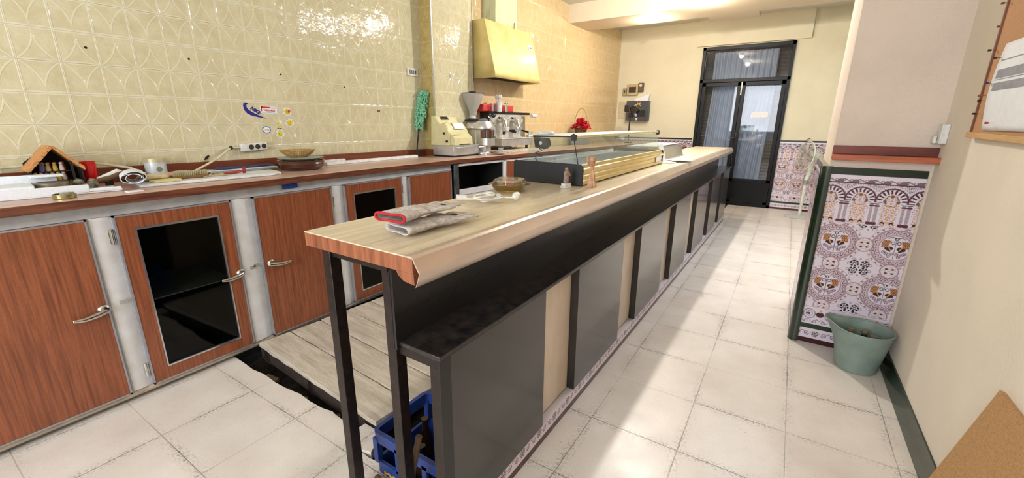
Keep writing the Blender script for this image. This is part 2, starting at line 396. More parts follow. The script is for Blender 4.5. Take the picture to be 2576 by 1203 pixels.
    # bands
    tb = (Z >= 1.0215)*(Z < 1.05); put(tb*(np.abs(Z-1.035-.007*np.sin(U*92)) < .0035), gry); put(tb*(Z < 1.034+.010*np.sin(U*92+1.5))*(Z > 1.025)*(np.sin(U*92+1.5) > .1), gry*.9); put(tb*ln(np.hypot((U % .034)-.017, Z-1.036)-.006, .0014), blk*3)
    put((np.abs(Z-1.0215) < .003)*1., wine*1.1); put((Z >= 1.065)*1., grn)
    hb = (Z > .129)*(Z <= .25); hx = (U-x0-.005+per/2) % per-per/2; h_ = np.abs(hx); hz = Z-.197
    put(hb*inside(np.hypot(hx, hz*1.15)-.020)*(np.hypot(hx, hz-.022) > .010), mar*1.1); put(hb*inside(np.hypot(hx, hz-.024)-.007), och)
    put(hb*ln(np.hypot(h_-.055, hz+.0)-.030, .0016), wine); put(hb*ln(np.hypot(h_-.055, hz+.0)-.016, .0014), blk*2)
    put(hb*inside(np.hypot(h_-.058, hz*1.3)-.010), wine*.9); put(hb*inside(np.hypot(h_-.062, hz-.008)-.004), och)
    put(hb*ln(hz+.045-.010*np.sin(h_*140), .0014), blk*2); put(hb*ln(np.hypot(h_-.105, hz+.01)-.020, .0014), wine)
    put(hb*ln(np.hypot((h_ % .045)-.022, hz+.050)-.008, .0013), blk*2)
    put(hb*ln(hz-.048, .0010), gry)
    put((Z > .097)*(Z <= .129)*1., grn*1.3)
    lb = (Z > .032)*(Z <= .097); lx = (U-x0+.0675) % .135-.0675; l_ = np.abs(lx); lz = Z-.064
    put(lb*inside(np.hypot(lx, lz)-.019)*(np.sin(np.arctan2(lz, lx)*4)**2 > .25), gry*.8)
    put(lb*ln(lz-.014*np.sin(l_*120), .0014), wine); put(lb*ln(np.hypot(l_-.045, lz)-.011, .0014), wine)
    put(lb*inside(np.hypot(l_-.045, lz)-.004), wine)
    put((Z <= .032)*1., mar)
    gl = (Z < 1.065)
    put(gl*ln((U-x0-per/2+.01) % per, .0008)*.5, np.array((.7,.68,.70)))
    return c
def lin_arr(c): return np.where(c <= .04045, c/12.92, ((c+.055)/1.055)**2.4)
def painted(name, origin, ux, width, z0, z1, res, material, thick, nrm, parent=None, u_of=None, **pk):
    """a tiled slab: fine grid on its face carrying the tile drawing as a colour attribute"""
    nu = max(1, int(width/res)); nv = max(1, int((z1-z0)/res))
    u = np.linspace(0, width, nu+1); z = np.linspace(z0, z1, nv+1); UU, ZZ = np.meshgrid(u, z)
    o = np.array(origin); ux = np.array(ux); nrm = np.array(nrm)
    P = o+UU[..., None]*ux+np.stack([UU*0, UU*0, ZZ], -1)
    Vf = P.reshape(-1, 3); col = paint((u_of(UU) if u_of else UU), ZZ, **pk).reshape(-1, 3); col = lin_arr(np.clip(col, 0, 1))
    idx = np.arange((nu+1)*(nv+1)).reshape(nv+1, nu+1)
    F = np.stack([idx[:-1,:-1], idx[:-1,1:], idx[1:,1:], idx[1:,:-1]], -1).reshape(-1, 4)
    nf = len(Vf)
    cr = [idx[0,0], idx[0,-1], idx[-1,-1], idx[-1,0]]
    edges = [idx[0,:], idx[:,-1], idx[-1,::-1], idx[::-1,0]]
    V2 = Vf[cr]-nrm*thick
    verts = [tuple(v) for v in Vf]+[tuple(v) for v in V2]
    faces = [tuple(q) for q in F.tolist()]
    for i, e in enumerate(edges): faces.append(tuple(int(q) for q in e[::-1])+(nf+i, nf+(i+1)%4))
    faces.append((nf+3, nf+2, nf+1, nf))
    me = bpy.data.meshes.new(name); me.from_pydata(verts, [], faces); me.update()
    at = me.color_attributes.new('tile', 'FLOAT_COLOR', 'POINT')
    cc = np.ones((len(verts), 4), dtype=np.float32); cc[:nf, :3] = col; cc[nf:, :3] = (.5,.5,.5)
    at.data.foreach_set('color', cc.ravel())
    me.materials.append(material)
    ob = bpy.data.objects.new(name, me); C.objects.link(ob)
    if parent: ob.parent = parent
    return ob
k = N('painted_glazed_tiles'); at = k.n('ShaderNodeAttribute', attribute_name='tile'); k.base(at.outputs['Color'], .22); PT = k.m
struct(MB().box(.179,.2105,3.068,3.80,1.066,1.109).build('trim_9', GREEN, None, .003))
dd_ = struct(painted('trim_4', (.222,3.057,0), (1,0,0), .412, 0, 1.106, .0022, PT, .012, (0,-1,0), u_of=lambda U: U+.222), 'patterned tile dado on the pillar front')
struct(painted('trim_5', (.182,3.80,0), (0,-1,0), .735, 0, 1.106, .005, PT, .028, (-1,0,0), u_of=lambda U: U), 'patterned tile dado on the pillar side')
struct(MB().prism([(.168,3.065),(.180,3.045),(.200,3.037),(.222,3.040),(.222,3.066),(.19,3.09),(.175,3.085)], 'z', 0, 1.11).build('trim_6', GREEN, smooth=60, label='dark green rounded corner tiles of the pillar'))
struct(painted('trim_7', (DX1,YF-.012,0), (1,0,0), 1.3, 0, 1.09, .004, PT, .011, (0,-1,0), u_of=lambda U: U, per=.235, x0=.085, ap=.13, ax0=.125), 'patterned tile dado right of the black door')
struct(painted('trim_8', (-2.836,YF-.012,0), (1,0,0), 1.385, 0, 1.09, .006, PT, .011, (0,-1,0), u_of=lambda U: U, per=.27, x0=.1), 'patterned tile dado left of the black door')

# ---------------------------------------------------------------- black door
t = tag(bpy.data.objects.new('door_1', None), 'black metal double door with glass panes and transom', 'door'); C.objects.link(t); t['kind'] = 'structure'
t.location = (0, 8.0, 0)
BF = mat('black_door_paint', (9,9,11), .4); BF.node_tree.nodes['Principled BSDF'].inputs['Specular IOR Level'].default_value = .25
W2 = .045; DOORG = glassmat('door_glass', (.88,.90,.93), .035)
fr = MB().box(DX0,DX0+W2,-.01,.10,0,DZ).box(DX1-W2,DX1,-.01,.10,0,DZ).box(DX0,DX1,-.01,.10,DZ-.05,DZ).box(DX0,DX1,-.01,.10,1.985,2.035).box(DX0,DX1,-.01,.10,0,.05)
fr.build('door_frame', BF, t, .003)
for (x0,x1) in ((DX0+W2+.002,-.797),(-.793,DX1-W2-.002)):
    lf = MB().box(x0,x0+.055,0,.06,.05,1.98).box(x1-.055,x1,0,.06,.05,1.98).box(x0,x1,0,.06,1.925,1.98).box(x0,x1,0,.06,.40,.45).box(x0,x1,.012,.05,.05,.42).box(x0,x1,0,.06,.05,.09)
    g = lf.build('door_leaf', BF, t, .002)
    MB().box(x0+.05,x1-.05,.03,.036,.45,1.93).build('pane', DOORG, g)
MB().box(DX0+.04,DX1-.04,.03,.036,2.03,2.49).build('transom_pane', DOORG, t)
MB().box(-.787,-.770,-.014,0,1.10,1.20).box(-.783,-.774,-.05,-.012,1.11,1.12).box(-.86,-.774,-.058,-.046,1.108,1.122).build('door_handle', BLACK, t, .002)
MB().box(-.80,-.782,-.014,-.002,1.78,1.98).build('bolt', WHITE, t)
sg = MB().box(-.603,-.365,8.018,8.021,1.435,1.515).build('paper_sign', PAPER); tag(sg, 'small white paper notice stuck inside the right door pane', 'sign')
# curtains and shutter behind the glass
k = N('sheer_curtain'); tr_ = k.n('ShaderNodeBsdfTransparent'); mx = k.n('ShaderNodeMixShader'); k.put(mx.inputs[0], .72)
k.base(lin((205,214,228)), .9); k.L.new(tr_.outputs[0], mx.inputs[1]); k.L.new(k.b.outputs[0], mx.inputs[2]); k.L.new(mx.outputs[0], k.t.nodes['Material Output'].inputs[0]); SHEER = k.m
def curtain(x0, x1, z0, z1, y, folds, flare, label):
    def fn(u, v):
        w_ = 1-flare*abs(v-.5)*0; xx = x0+(x1-x0)*u+flare*(1-v)*(u-.5)*-.3+flare*(1-v)*.25
        return (xx, y+.022*math.sin(u*folds*2*PI)+.006*math.sin(u*folds*5+v*3), z0+(z1-z0)*v)
    o = MB().grid(fn, folds*10, 14).build('curtain', SHEER); tag(o, label, 'curtain'); return o
curtain(-1.24,-.86,.25,1.99,8.20,6,-.2,'sheer white curtain behind the left door leaf')
curtain(-.70,-.33,.25,1.99,8.26,7,-.5,'sheer white curtain behind the right door leaf')
curtain(-1.27,-.35,2.0,2.47,8.20,11,0,'short sheer curtain behind the transom glass')
SH = mat('shutter_slat', (118,108,98), .6)
sh = MB()
for i in range(46): sh.prism([(8.34,.02+i*.055),(8.355,.045+i*.055),(8.34,.072+i*.055),(8.36,.072+i*.055),(8.36,.02+i*.055)], 'x', -1.75, .25)
tag(sh.build('roller_shutter', SH), 'closed grey brown roller shutter behind the curtains', 'shutter')

# ---------------------------------------------------------------- refrigerated back counter
WD = wood('sapele_laminate', (150,86,56), (110,60,38), 2, 110, .3, fine=.035)
DW = wood('dark_worktop_edge', (128,66,40), (104,50,30), 1, 60, .35)
k = N('worktop_painted_sheen'); P = k.scale(k.pos(), (1,.12,1)); x = k.xyz(k.pos('World'))
n1 = k.ramp(k.noise(P, 18, 5), .4, .65); top_ = k.mix(n1, lin((196,166,150)), lin((178,140,122)))  # reflected light on the flat top is put into its paler colour
nn = k.n('ShaderNodeNewGeometry'); nz = k.xyz(nn.outputs['Normal'])[2]
edge = k.mix(k.ramp(k.noise(k.scale(k.pos(), (1,.08,1)), 70, 4), .4, .65), lin((116,68,48)), lin((82,46,34)))
k.base(k.mix(k.ma('GREATER_THAN', nz, .5), edge, top_), .3); WT = k.m
FRM = mat('white_cabinet_frame', (216,217,222), .45, 0, .05, 9, c2=(200,196,192))
GRYAL = mat('grey_aluminium', (168,168,174), .35, .5, .1, 18)
DARKIN = mat('dark_cabinet_interior', (48,48,46), .5, .2, .2, 6)
ft = thing('refrigerated_counter', 'long back counter fridge with wood doors, two glazed, under the tiled wall', 'fridge', (-2.55, 1.2, 0))
Xf = 0.0   # front of frame, local x
def L(y): return y-1.2
b = MB().box(-.5,0,L(-1.2),L(2.93),.02,.05).box(-.5,-.02,L(-1.2),L(2.93),.935,.975).box(-.5,-.47,L(-1.2),L(2.93),.05,.935)
doors = [(-.7,-.11),(-.01,.50),(.588,1.08),(1.197,1.70),(1.80,2.322),(2.402,2.916)]
muls = [(-1.2,-.7),(-.11,-.01),(.50,.588),(1.08,1.197),(1.70,1.80),(2.322,2.402),(2.916,2.93)]
for (a0,a1) in muls: b.box(-.47,-.006,L(a0),L(a1),.05,.935)
b.build('body', DARKIN, ft)
for (a0,a1) in muls:
    ff = MB(); ff.box(-.006,-.001,L(a0),L(a1),.03,.935); ff.prism([(-.001,L(a0)+.002),(.010,L(a0)+.012),(.012,L(a0)+.03),(.004,L(a1)-.012),(-.001,L(a1)-.002)] if a1-a0 > .05 else [(-.001,L(a0)),(.002,L(a0)),(.002,L(a1)),(-.001,L(a1))], 'z', .055, .925)
    ff.build('mullion', FRM, ft)
MB().prism([(-.03,.978),(.012,.978),(.002,.95),(.012,.930),(.012,.9265),(-.03,.9265)], 'y', L(-1.2), L(2.93)).build('top_rail', mat('worn_grey_rail', (176,174,174), .45, .2, .12, 14), ft)
MB().prism([(-.03,.05),(.0,.05),(.006,.036),(-.002,.018),(-.03,.018)], 'y', L(-1.2), L(2.93)).build('bottom_rail', mat('worn_beige_rail', (196,180,162), .5, 0, .15, 20), ft)
for (y_) in (L(.35),L(.84),L(1.45),L(2.1)): MB().box(-.46,-.02,y_-.2,y_+.2,.475,.481).build('shelf', STEEL, ft)
def latch(dr, y, z, sgn):
    """chrome lever latch; sgn +1: lever reaches towards +y"""
    m = MB().box(.0,.018,y-.028,y+.028,z-.016,z+.020).lathe([(.0,.0),(.024,.0),(.024,.016),(.016,.024),(0,.026)], 20, axis='x', c=(.014,y,z+.004))
    m.tube([(.026,y-sgn*.01,z-.002),(.040,y+sgn*.03,z-.008),(.046,y+sgn*.07,z-.012),(.050,y+sgn*.11,z-.006)], [.015,.015,.012,.008], 12)
    m.build('handle', CHROME, dr, .002)
    MB().box(-.016,.010,y-sgn*.095,y-sgn*.045,z+.0,z+.022).cyl((.0,y-sgn*.05,z+.011),(.0,y-sgn*.02,z+.008),.006,n=10).build('strike', STEEL, dr, .002)
def hinge(dr, y, z):
    MB().box(-.016,.006,y-.014,y+.014,z-.035,z+.035).cyl((.009,y,z-.036),(.009,y,z+.036),.007,n=12).build('hinge', CHROME, dr, .0015)
for i, (y0,y1) in enumerate(doors):
    y0 = L(y0); y1 = L(y1); z0, z1 = .052, .925; gl = i in (2,4)
    e = .007
    if gl:
        gy0, gy1, gz0, gz1 = y0+.068, y1-.068, .122, .857
        m = MB().box(0,.021,y0+e,gy0,z0+e,z1-e).box(0,.021,gy1,y1-e,z0+e,z1-e).box(0,.021,gy0,gy1,z0+e,gz0).box(0,.021,gy0,gy1,gz1,z1-e)
    else: m = MB().box(0,.021,y0+e,y1-e,z0+e,z1-e)
    dr = m.build('door', WD, ft, .001)
    MB().box(0,.023,y0,y0+e,z0,z1).box(0,.023,y1-e,y1,z0,z1).box(0,.023,y0,y1,z0,z0+e).box(0,.023,y0,y1,z1-e,z1).build('edging', GRYAL, dr)
    if gl:
        MB().box(.012,.024,gy0,gy0+.006,gz0,gz1).box(.012,.024,gy1-.006,gy1,gz0,gz1).box(.012,.025,gy0,gy1,gz0,gz0+.008).box(.012,.025,gy0,gy1,gz1-.010,gz1).build('glazing_bead', ALU, dr)
        MB().box(.010,.014,gy0,gy1,gz0,gz1).build('pane', DKGLASS, dr)
    if i == 1: latch(dr, y1-.02, .505, -1); hinge(dr, y0-.01, .8)
    if i == 2: latch(dr, y1-.012, .505, -1); hinge(dr, y0-.014, .83); hinge(dr, y0-.014, .14)
    if i == 3: latch(dr, y0+.045, .515, 1); hinge(dr, y1+.012, .82); hinge(dr, y1+.012, .14)
    if i == 4: hinge(dr, y1+.010, .83); hinge(dr, y1+.010, .14)
    if i == 5: latch(dr, y0+.045, .5, 1)
o = MB().box(-2.551+.012,-2.551+.0155,1.38,1.475,.948,.974).build('blue_sticker', mat('blue_sticker', (38,70,150), .4, 0, .3, 120)); tag(o, 'small blue label stuck on the rail above the wooden door', 'sticker')
# worktop
wt = thing('worktop', 'long reddish brown laminate worktop on the back counter', 'worktop', (-2.8,1.2,0))
MB().box(-.262,.297,L(-1.2),L(2.972),.979,1.019).build('slab', WT, wt, .003)
MB().prism([(L(-1.2),1.019),(L(2.86),1.019),(L(2.86),1.083),(L(-1.2),1.115)], 'x', -.282, -.264).build('splashback', DW, wt)
MB().prism([(L(2.868),1.019),(L(3.16),1.019),(L(3.16),1.081),(L(2.868),1.083)], 'x', -.282, -.264).box(-.264,-.13,L(3.152),L(3.170),1.0195,1.083).build('splashback', DW, wt)
# second cabinet, slightly turned
A2 = -math.atan(.104)
c2 = thing('back_bar_cabinet', 'white framed back bar cabinet with open dark compartment beside the long fridge counter', 'cabinet', (-2.53,2.965,0), A2)
b = MB().box(-.42,0,.70,.71,.05,.935).box(-.42,-.40,.0,4.6,.05,.97).box(-.42,0,0,4.6,.02,.05).box(-.42,0,0,4.6,.945,.973).box(-.42,-.0,4.58,4.6,.02,.97).box(-.42,0,0,.012,.05,.97)
b.build('body', DARKIN, c2)
MB().box(0,.018,-.02,.035,.02,.972).build('corner_post', mat('galvanised_post', (120,124,128), .4, .8, .25, 15), c2, .002)
MB().box(0,.012,.035,4.6,.952,.973).box(0,.012,.035,.675,.685,.738).box(0,.012,.675,.725,.02,.973).box(0,.012,.035,.675,.02,.06).build('face_frame', FRM, c2, .001)
MB().box(-.02,.006,.035,.675,.06,.685).build('lower_panel', FRM, c2)
for j in range(6): MB().box(0,.02,.727+j*.64,.727+j*.64+.60,.06,.948).build('door', WD, c2, .001)
for (y_, s_) in ((.12,.17),(.22,.09)): pass
bt = MB().lathe([(.03,0),(.032,.12),(.028,.17),(.012,.20),(.012,.23),(.0,.23)], 18).build('bottle', mat('smoky_bottle', (70,75,70), .2)); tag(bt, 'pale bottle standing in the dark open compartment', 'bottle'); bt.location = (-2.66,3.07,.69)
MB().box(-.40,-.005,.03,.69,.67,.684).build('shelf', DARKIN, c2)
w2 = thing('worktop', 'second reddish brown worktop under the espresso machine', 'worktop', (-2.53,2.975,0), A2)
MB().prism([(.027,0),(.027,4.7),(-.80+.1,4.7),(-.36,.84),(-.36,.0)], 'z', .979, 1.019).build('slab', WT, w2, .003)

# ---------------------------------------------------------------- the bar
BZ = -math.atan(.012)
br = thing('bar_counter', 'long bar with oak laminate top, metal nosing and black panelled front', 'bar counter', (-.722,.70,0), BZ)
BL = 5.95
OAK = wood('oak_laminate_top', (222,208,182), (204,187,156), 1, 40, .30, fine=.05)
k = N('reddish_endgrain'); n1 = k.ramp(k.noise(k.scale(k.pos(), (1,1,.12)), 45, 5), .35, .68)
k.base(k.mix(n1, lin((158,98,66)), lin((108,60,38))), .4); ENDG = k.m
MB().box(-.49,-.022,0.002,BL,1.0165,1.020).build('tabletop', OAK, br)
MB().box(-.489,-.024,0.001,BL-.002,.975,1.0163).prism([(-.085,.975),(-.078,.962),(-.058,.950),(-.020,.946),(-.022,.975)], 'y', 0.001, BL-.002).build('core', ENDG, br, .001)
NOSE = mat('copper_tinted_nosing', (226,206,188), .3, .65, .1, 9, c2=(204,188,174), st=(1,.3,1))
pr = [(-.052,1.0212),(-.026,1.0235),(-.017,1.018),(-.010,1.004),(.003,.984),(-.003,.966),(-.012,.945)]
pin = [(x-.003,z-.003) for (x,z) in pr]
MB().prism(pr+pin[::-1], 'y', -.001, BL+.004).build('edge_trim', NOSE, br, smooth=25)
BP = mat('black_satin_panel', (26,26,28), .27, 0, .15, 6, .001, 40)
MB().box(-.168,-.156,.045,BL-.05,.70,.974).build('apron', BP, br)
def zl(y): return .722+.0062*y
LEDG = mat('worn_black_ledge', (22,23,25), .24, 0, .3, 30, .0015, 60, c2=(50,44,40))
y0, y1 = .055, BL+.10
MB().hexa([(-.158,y0,zl(y0)-.014),(.003,y0,zl(y0)-.014),(.003,y1,zl(y1)-.014),(-.158,y1,zl(y1)-.014),(-.158,y0,zl(y0)),(.003,y0,zl(y0)),(.003,y1,zl(y1)),(-.158,y1,zl(y1))]).build('ledge', LEDG, br, .002)
T = .038
for (lx, ly, lz0, lz1) in ((-.455,.03,0,.975),(-.200,.045,0,.975),(-.0425,.060,0,.70)):
    MB().box(lx,lx+T,ly,ly+T,lz0,lz1).build('leg', BLKMET, br, .002)
for yy in (2.0,4.0,5.85): MB().box(-.45,-.41,yy,yy+.04,0,.975).build('leg', BLKMET, br, .002)
MB().box(-.2,-.002,.058,.058+.03,.678,.708).build('crossbar', BLKMET, br, .002); MB().box(-.45,-.17,.04,.07,.94,.974).build('crossbar', BLKMET, br, .002)
PAN = mat('dark_grey_gloss_panel', (50,48,47), .2, 0, .25, 5, .0004, 30, c2=(36,36,38), coat=.3)
MB().box(-.0040,0,.056,.1,.088,.706).box(-.04,-.005,.1,.102,.088,.70).build('panel_edge', BLACK, br)
pan = [(.1,.66),(.968,1.567),(1.89,2.487),(2.79,3.347),(3.67,4.257),(4.507,5.07),(5.31,5.90)]
for (a0,a1) in pan:
    MB().hexa([(-.04,a0,.088),(0,a0,.088),(0,a1,.088),(-.04,a1,.088),(-.04,a0,zl(a0)-.016),(0,a0,zl(a0)-.016),(0,a1,zl(a1)-.016),(-.04,a1,zl(a1)-.016)]).build('panel', PAN, br, .001)
MB().box(-.048,-.0405,.62,5.9,.086,.712).build('backing_board', mat('beige_backing_board', (220,204,186), .35, 0, .1, 7, c2=(198,182,164), st=(1,1,.4)), br)
pk = painted('tiled_plinth', (-.002,.06,0), (0,1,0), 5.86, 0, .084, .003, PT, .038, (1,0,0), parent=br, u_of=lambda U: U)
SEAM = mat('grout_light', (205,200,195), .7)
MB().box(-.30,-.16,BL-.12,BL-.10,0,.97).build('rear_panel', BP, br)
# angled far bracket
MB().tube([(-.02,BL-.02,.93),(-.01,BL-.01,.86),(-.01,BL-.01,.80)], .012, 8).build('bracket', BLACK, br)

# ---------------------------------------------------------------- duckboard, loose tile, crate, pit rubble
PL = wood('weathered_plank', (206,196,180), (176,164,148), 0, 34, .7, fine=.12)
PLD = mat('dark_underframe', (54,42,34), .9, 0, .25, 20)
db = thing('duckboard', 'weathered wooden plank platform behind the bar', 'platform', (-2.525,1.10,0), -.072)
yy = 0; random.seed(3)
for i in range(11):
    wd = .188+random.uniform(-.006,.008)
    m = MB(); n_ = 24
    vs = []
    x1 = 1.15+random.uniform(-.012,.012)
    jag = [random.uniform(-.003,.003) for _ in range(n_+1)]
    pts0 = [(x1*j/n_, yy+jag[j]) for j in range(n_+1)]; pts1 = [(x1*j/n_, yy+wd+jag[-j-1]*.8) for j in range(n_+1)]
    m.prism(pts0+pts1[::-1], 'z', .022, .048+random.uniform(-.002,.002)).build('plank', PL, db, .002)
    yy += wd+.008
for xj in (.04,.55,1.06): MB().box(xj,xj+.07,.004,yy-.02,-.06,.0215).build('joist', PLD, db)
MB().box(0,1.14,.004,.028,-.055,.0215).build('joist', PLD, db, .003)
o = MB().prism([(-1.458,.946),(-1.454,1.02),(-1.341,1.018),(-1.287,.915),(-1.36,.895)], 'z', -.035, .006).build('broken_tile', FL, None, .002); tag(o, 'loose broken floor tile beside the blue crate', 'tile')
RUB = mat('rubble_brick', (150,128,100), .9, 0, .3, 30, .01, 60)
for i, (x_, y_, s_) in enumerate([(-2.3,1.03,.05),(-2.14,1.02,.035),(-1.72,1.02,.045),(-1.99,1.03,.03)]):
    m = MB().box(-s_,s_,-s_*.45,s_*.45,0,s_*.6); m.xf(Matrix.Rotation(.3*i+.1, 4, 'Z')); o = m.build('rubble_piece', RUB, None, .008); o.location = (x_,y_,-.098)
    tag(o, ['pale stone in the gap nearest the fridge counter','small dark stone in the gap, second from the fridge counter','tan brick piece in the gap nearest the bar leg','smallest stone in the middle of the floor gap'][i], 'rubble', 'rubble pieces in the floor gap')
BLUE = mat('blue_crate_plastic', (38,66,140), .4, 0, .15, 25)
cr = thing('beer_crate', 'blue plastic bottle crate under the near end of the bar', 'crate', (-1.0,1.02,-.095))
def rr(hx, hy, rad, n=5):
    pts = []
    for (sx, sy, a0) in ((1,1,0),(-1,1,PI/2),(-1,-1,PI),(1,-1,1.5*PI)):
        for i in range(n+1): a_ = a0+i*PI/2/n; pts.append((sx*(hx-rad)+rad*math.cos(a_), sy*(hy-rad)+rad*math.sin(a_)))
    return pts
def ringwall(m, hx, hy, rad, z0, z1, th):
    a_ = rr(hx, hy, rad); b_ = rr(hx-th, hy-th, max(rad-th, .002)); n = len(a_)
    vs = [(p[0],p[1],z) for z in (z0,z1) for q in (a_,b_) for p in q]
    fs = []
    for i in range(n):
        j = (i+1)%n
        fs += [(i,j,2*n+j,2*n+i),(n+i,3*n+i,3*n+j,n+j),(2*n+i,2*n+j,3*n+j,3*n+i),(i,n+i,n+j,j)]
    m.add(vs, fs)
m = MB(); ringwall(m, .2, .15, .03, .235, .285, .012); ringwall(m, .205, .155, .035, .272, .286, .018); ringwall(m, .2, .15, .03, 0, .15, .012)
for (px, py) in ((-.19,-.14),(.19,-.14),(-.19,.14),(.19,.14)): m.box(px-.012,px+.012,py-.012,py+.012,.14,.25)
for px in (-.07,.07): m.box(px-.012,px+.012,-.15,-.138,.14,.25).box(px-.012,px+.012,.138,.15,.14,.25)
m.box(-.19,.19,-.14,.14,0,.01); m.build('crate_body', BLUE, cr)
text('m', .11, mat('yellow_print', (205,165,70), .5), cr, 'lettering', (-.115,-.1508,.10), (PI/2,0,0), .0006)
DKB = mat('brown_bottle_glass', (40,26,16), .15)
bprof = [(.030,0),(.030,.12),(.026,.15),(.013,.185),(.013,.215),(.015,.218),(.015,.228),(0,.228)]
i = 0
for bx in (-.12,-.02,.08):
    for by in (-.07,.05):
        o = MB().lathe(bprof, 16).build('bottle', DKB); o.location = (-1.0+bx, 1.02+by, -.084); i += 1
        tag(o, 'dark empty bottle standing in the blue crate', 'bottle', 'dark bottles in the blue crate')
o = MB().tube([(-1.16,.84,.012),(-1.08,.82,.012),(-1.02,.845,.012),(-.97,.83,.02),(-.93,.80,.08),(-.91,.80,.2),(-.90,.83,.33)], .011, 10).build('hose', mat('tan_hose', (120,96,72), .7)); tag(o, 'tan hose curling behind the bar post onto the floor', 'hose')

# ---------------------------------------------------------------- things on the bar
def skin(name, verts, edges, radii, material, parent=None, sub=2, root=0):
    me = bpy.data.meshes.new(name); me.from_pydata(verts, edges, []); o = bpy.data.objects.new(name, me); C.objects.link(o)
    md = o.modifiers.new('skin', 'SKIN'); md.use_smooth_shade = True
    for i, sv in enumerate(me.skin_vertices[0].data): sv.radius = radii[i] if isinstance(radii[i], tuple) else (radii[i], radii[i]); sv.use_root = (i == root)
    s2 = o.modifiers.new('sub', 'SUBSURF'); s2.levels = sub; s2.render_levels = sub
    me.materials.append(material)
    if parent: o.parent = parent
    return o
GLV = mat('pale_work_glove', (214,206,200), .95, 0, .15, 60, .002, 500, c2=(172,160,150))
def glove(loc, rz, rx, label, mirror=1, red=True):
    g = thing('work_glove', label, 'glove', loc, rz, 'work gloves on the bar')
    vs = [(0,.02,0),(0,.05,0),(0,.085,0),(0,.12,0)]; rd = [.040,.046,.047,.042]; ed = [(0,1),(1,2),(2,3)]
    for fx, ln_, bend in ((-.036,.075,.0),(-.012,.088,.0),(.013,.082,.0),(.036,.065,.0)):
        fx *= mirror; i0 = len(vs); vs += [(fx,.145,0),(fx*1.15,.145+ln_*.5,.012),(fx*1.2,.145+ln_,-.004)]; rd += [.016,.0135,.011]; ed += [(3,i0),(i0,i0+1),(i0+1,i0+2)]
    th_ = skin('thumb', [(mirror*.022,.055,0),(mirror*.050,.09,.002),(mirror*.064,.125,.004),(mirror*.060,.155,.0)], [(0,1),(1,2),(2,3)], [.018,.017,.014,.010], GLV, g, 2); th_.scale = (1,1,.5)
    h = skin('hand', vs, ed, rd, GLV, g, 2)
    h.scale = (1,1,.36); h.rotation_euler = (rx,0,0)
    c0 = MB().grid(lambda u, v: ((.057-.007*v)*math.cos(2*PI*u), -.075+.115*v, (.012+.002*v)*math.sin(2*PI*u)+.003*math.sin(6*PI*u+v*3)), 40, 8).build('cuff', GLV, g, solid=.0025)
    if red:
        n = 40; pts = [(.0575*math.cos(2*PI*i/n), -.077, .012*math.sin(2*PI*i/n)+.003*math.sin(6*PI*i/n)) for i in range(n)]
        MB().tube(pts, .0042, 8, True).build('cuff_binding', mat('red_binding', (180,30,45), .8), g)
    return g
glove((-.925,.90,1.040), -.14, 0, 'lower pale glove of the pair, under the red cuffed one', -1, False)
glove((-.95,.89,1.0765), .07, -.03, 'upper pale work glove with red cuff lying on the bar', 1, True)
# coiled white cable
CW = mat('white_cable', (228,226,218), .4)
cb = thing('power_cable', 'coiled white power cable with plug on the bar top', 'cable', (-1.03,1.41,1.026))
pts = []
for i in range(90):
    t_ = i/89; a_ = t_*2*PI*3.3+.6; R_ = .052-.006*math.sin(t_*9)
    pts.append((R_*.75*math.cos(a_)+.02*math.sin(t_*5), R_*1.25*math.sin(a_), .006+.014*t_+.006*abs(math.sin(a_*1.3))))
pts = [(-.075,-.058,.012),(-.055,-.045,.010)]+pts+[(.05,.055,.012),(.085,.075,.012)]
MB().tube(pts, .0042, 8).build('cord', CW, cb)
MB().cyl((-.075,-.045,.012),(-.105,-.075,.014),.0125,.015,16).build('connector', CW, cb)
MB().lathe([(.0,0),(.008,.002),(.016,.012),(.017,.03),(.0,.032)], 18, axis='y', c=(.085,.07,.017)).cyl((.083,.10,.017),(.083,.12,.017),.0022,n=8).build('plug', CW, cb)
# amber glass dish with lid
AMB = mat('amber_glass', (190,160,90), .06, 0, .05, trans=.85, coat=.5); CLG = glassmat('lid_glass', (.93,.90,.82), .10)
def rrlathe(m, prof, hx, hy, rad):
    n = len(rr(1,1,.1)); vs = []
    for (s_, z_) in prof: vs += [(p[0],p[1],z_) for p in rr(hx*s_, hy*s_, rad*s_)]
    fs = [(i*n+j, i*n+(j+1)%n, (i+1)*n+(j+1)%n, (i+1)*n+j) for i in range(len(prof)-1) for j in range(n)]
    fs.append(tuple(range(n))[::-1]); m.add(vs, fs)
ds = thing('casserole_dish', 'square amber glass casserole dish with handles on the bar top', 'dish', (-1.115,1.71,1.0205), .35)
m = MB(); rrlathe(m, [(.62,0),(.80,.006),(.93,.020),(1,.036),(.97,.037),(.90,.022),(.78,.010),(.60,.006)], .078, .066, .03)
m.box(.072,.100,-.022,.022,.033,.038).box(-.100,-.072,-.022,.022,.033,.038); m.build('bowl', AMB, ds, .001)
m = MB(); rrlathe(m, [(.98,0),(1.0,.003),(.96,.006),(.88,.010),(.84,.019),(.70,.023),(.02,.024)], .082, .070, .03)
o = m.build('dish_lid', CLG, None, solid=.003); o.location = (-1.115,1.71,1.060); o.rotation_euler = (0,0,.35); tag(o, 'clear glass lid turned over on the amber casserole dish', 'lid')
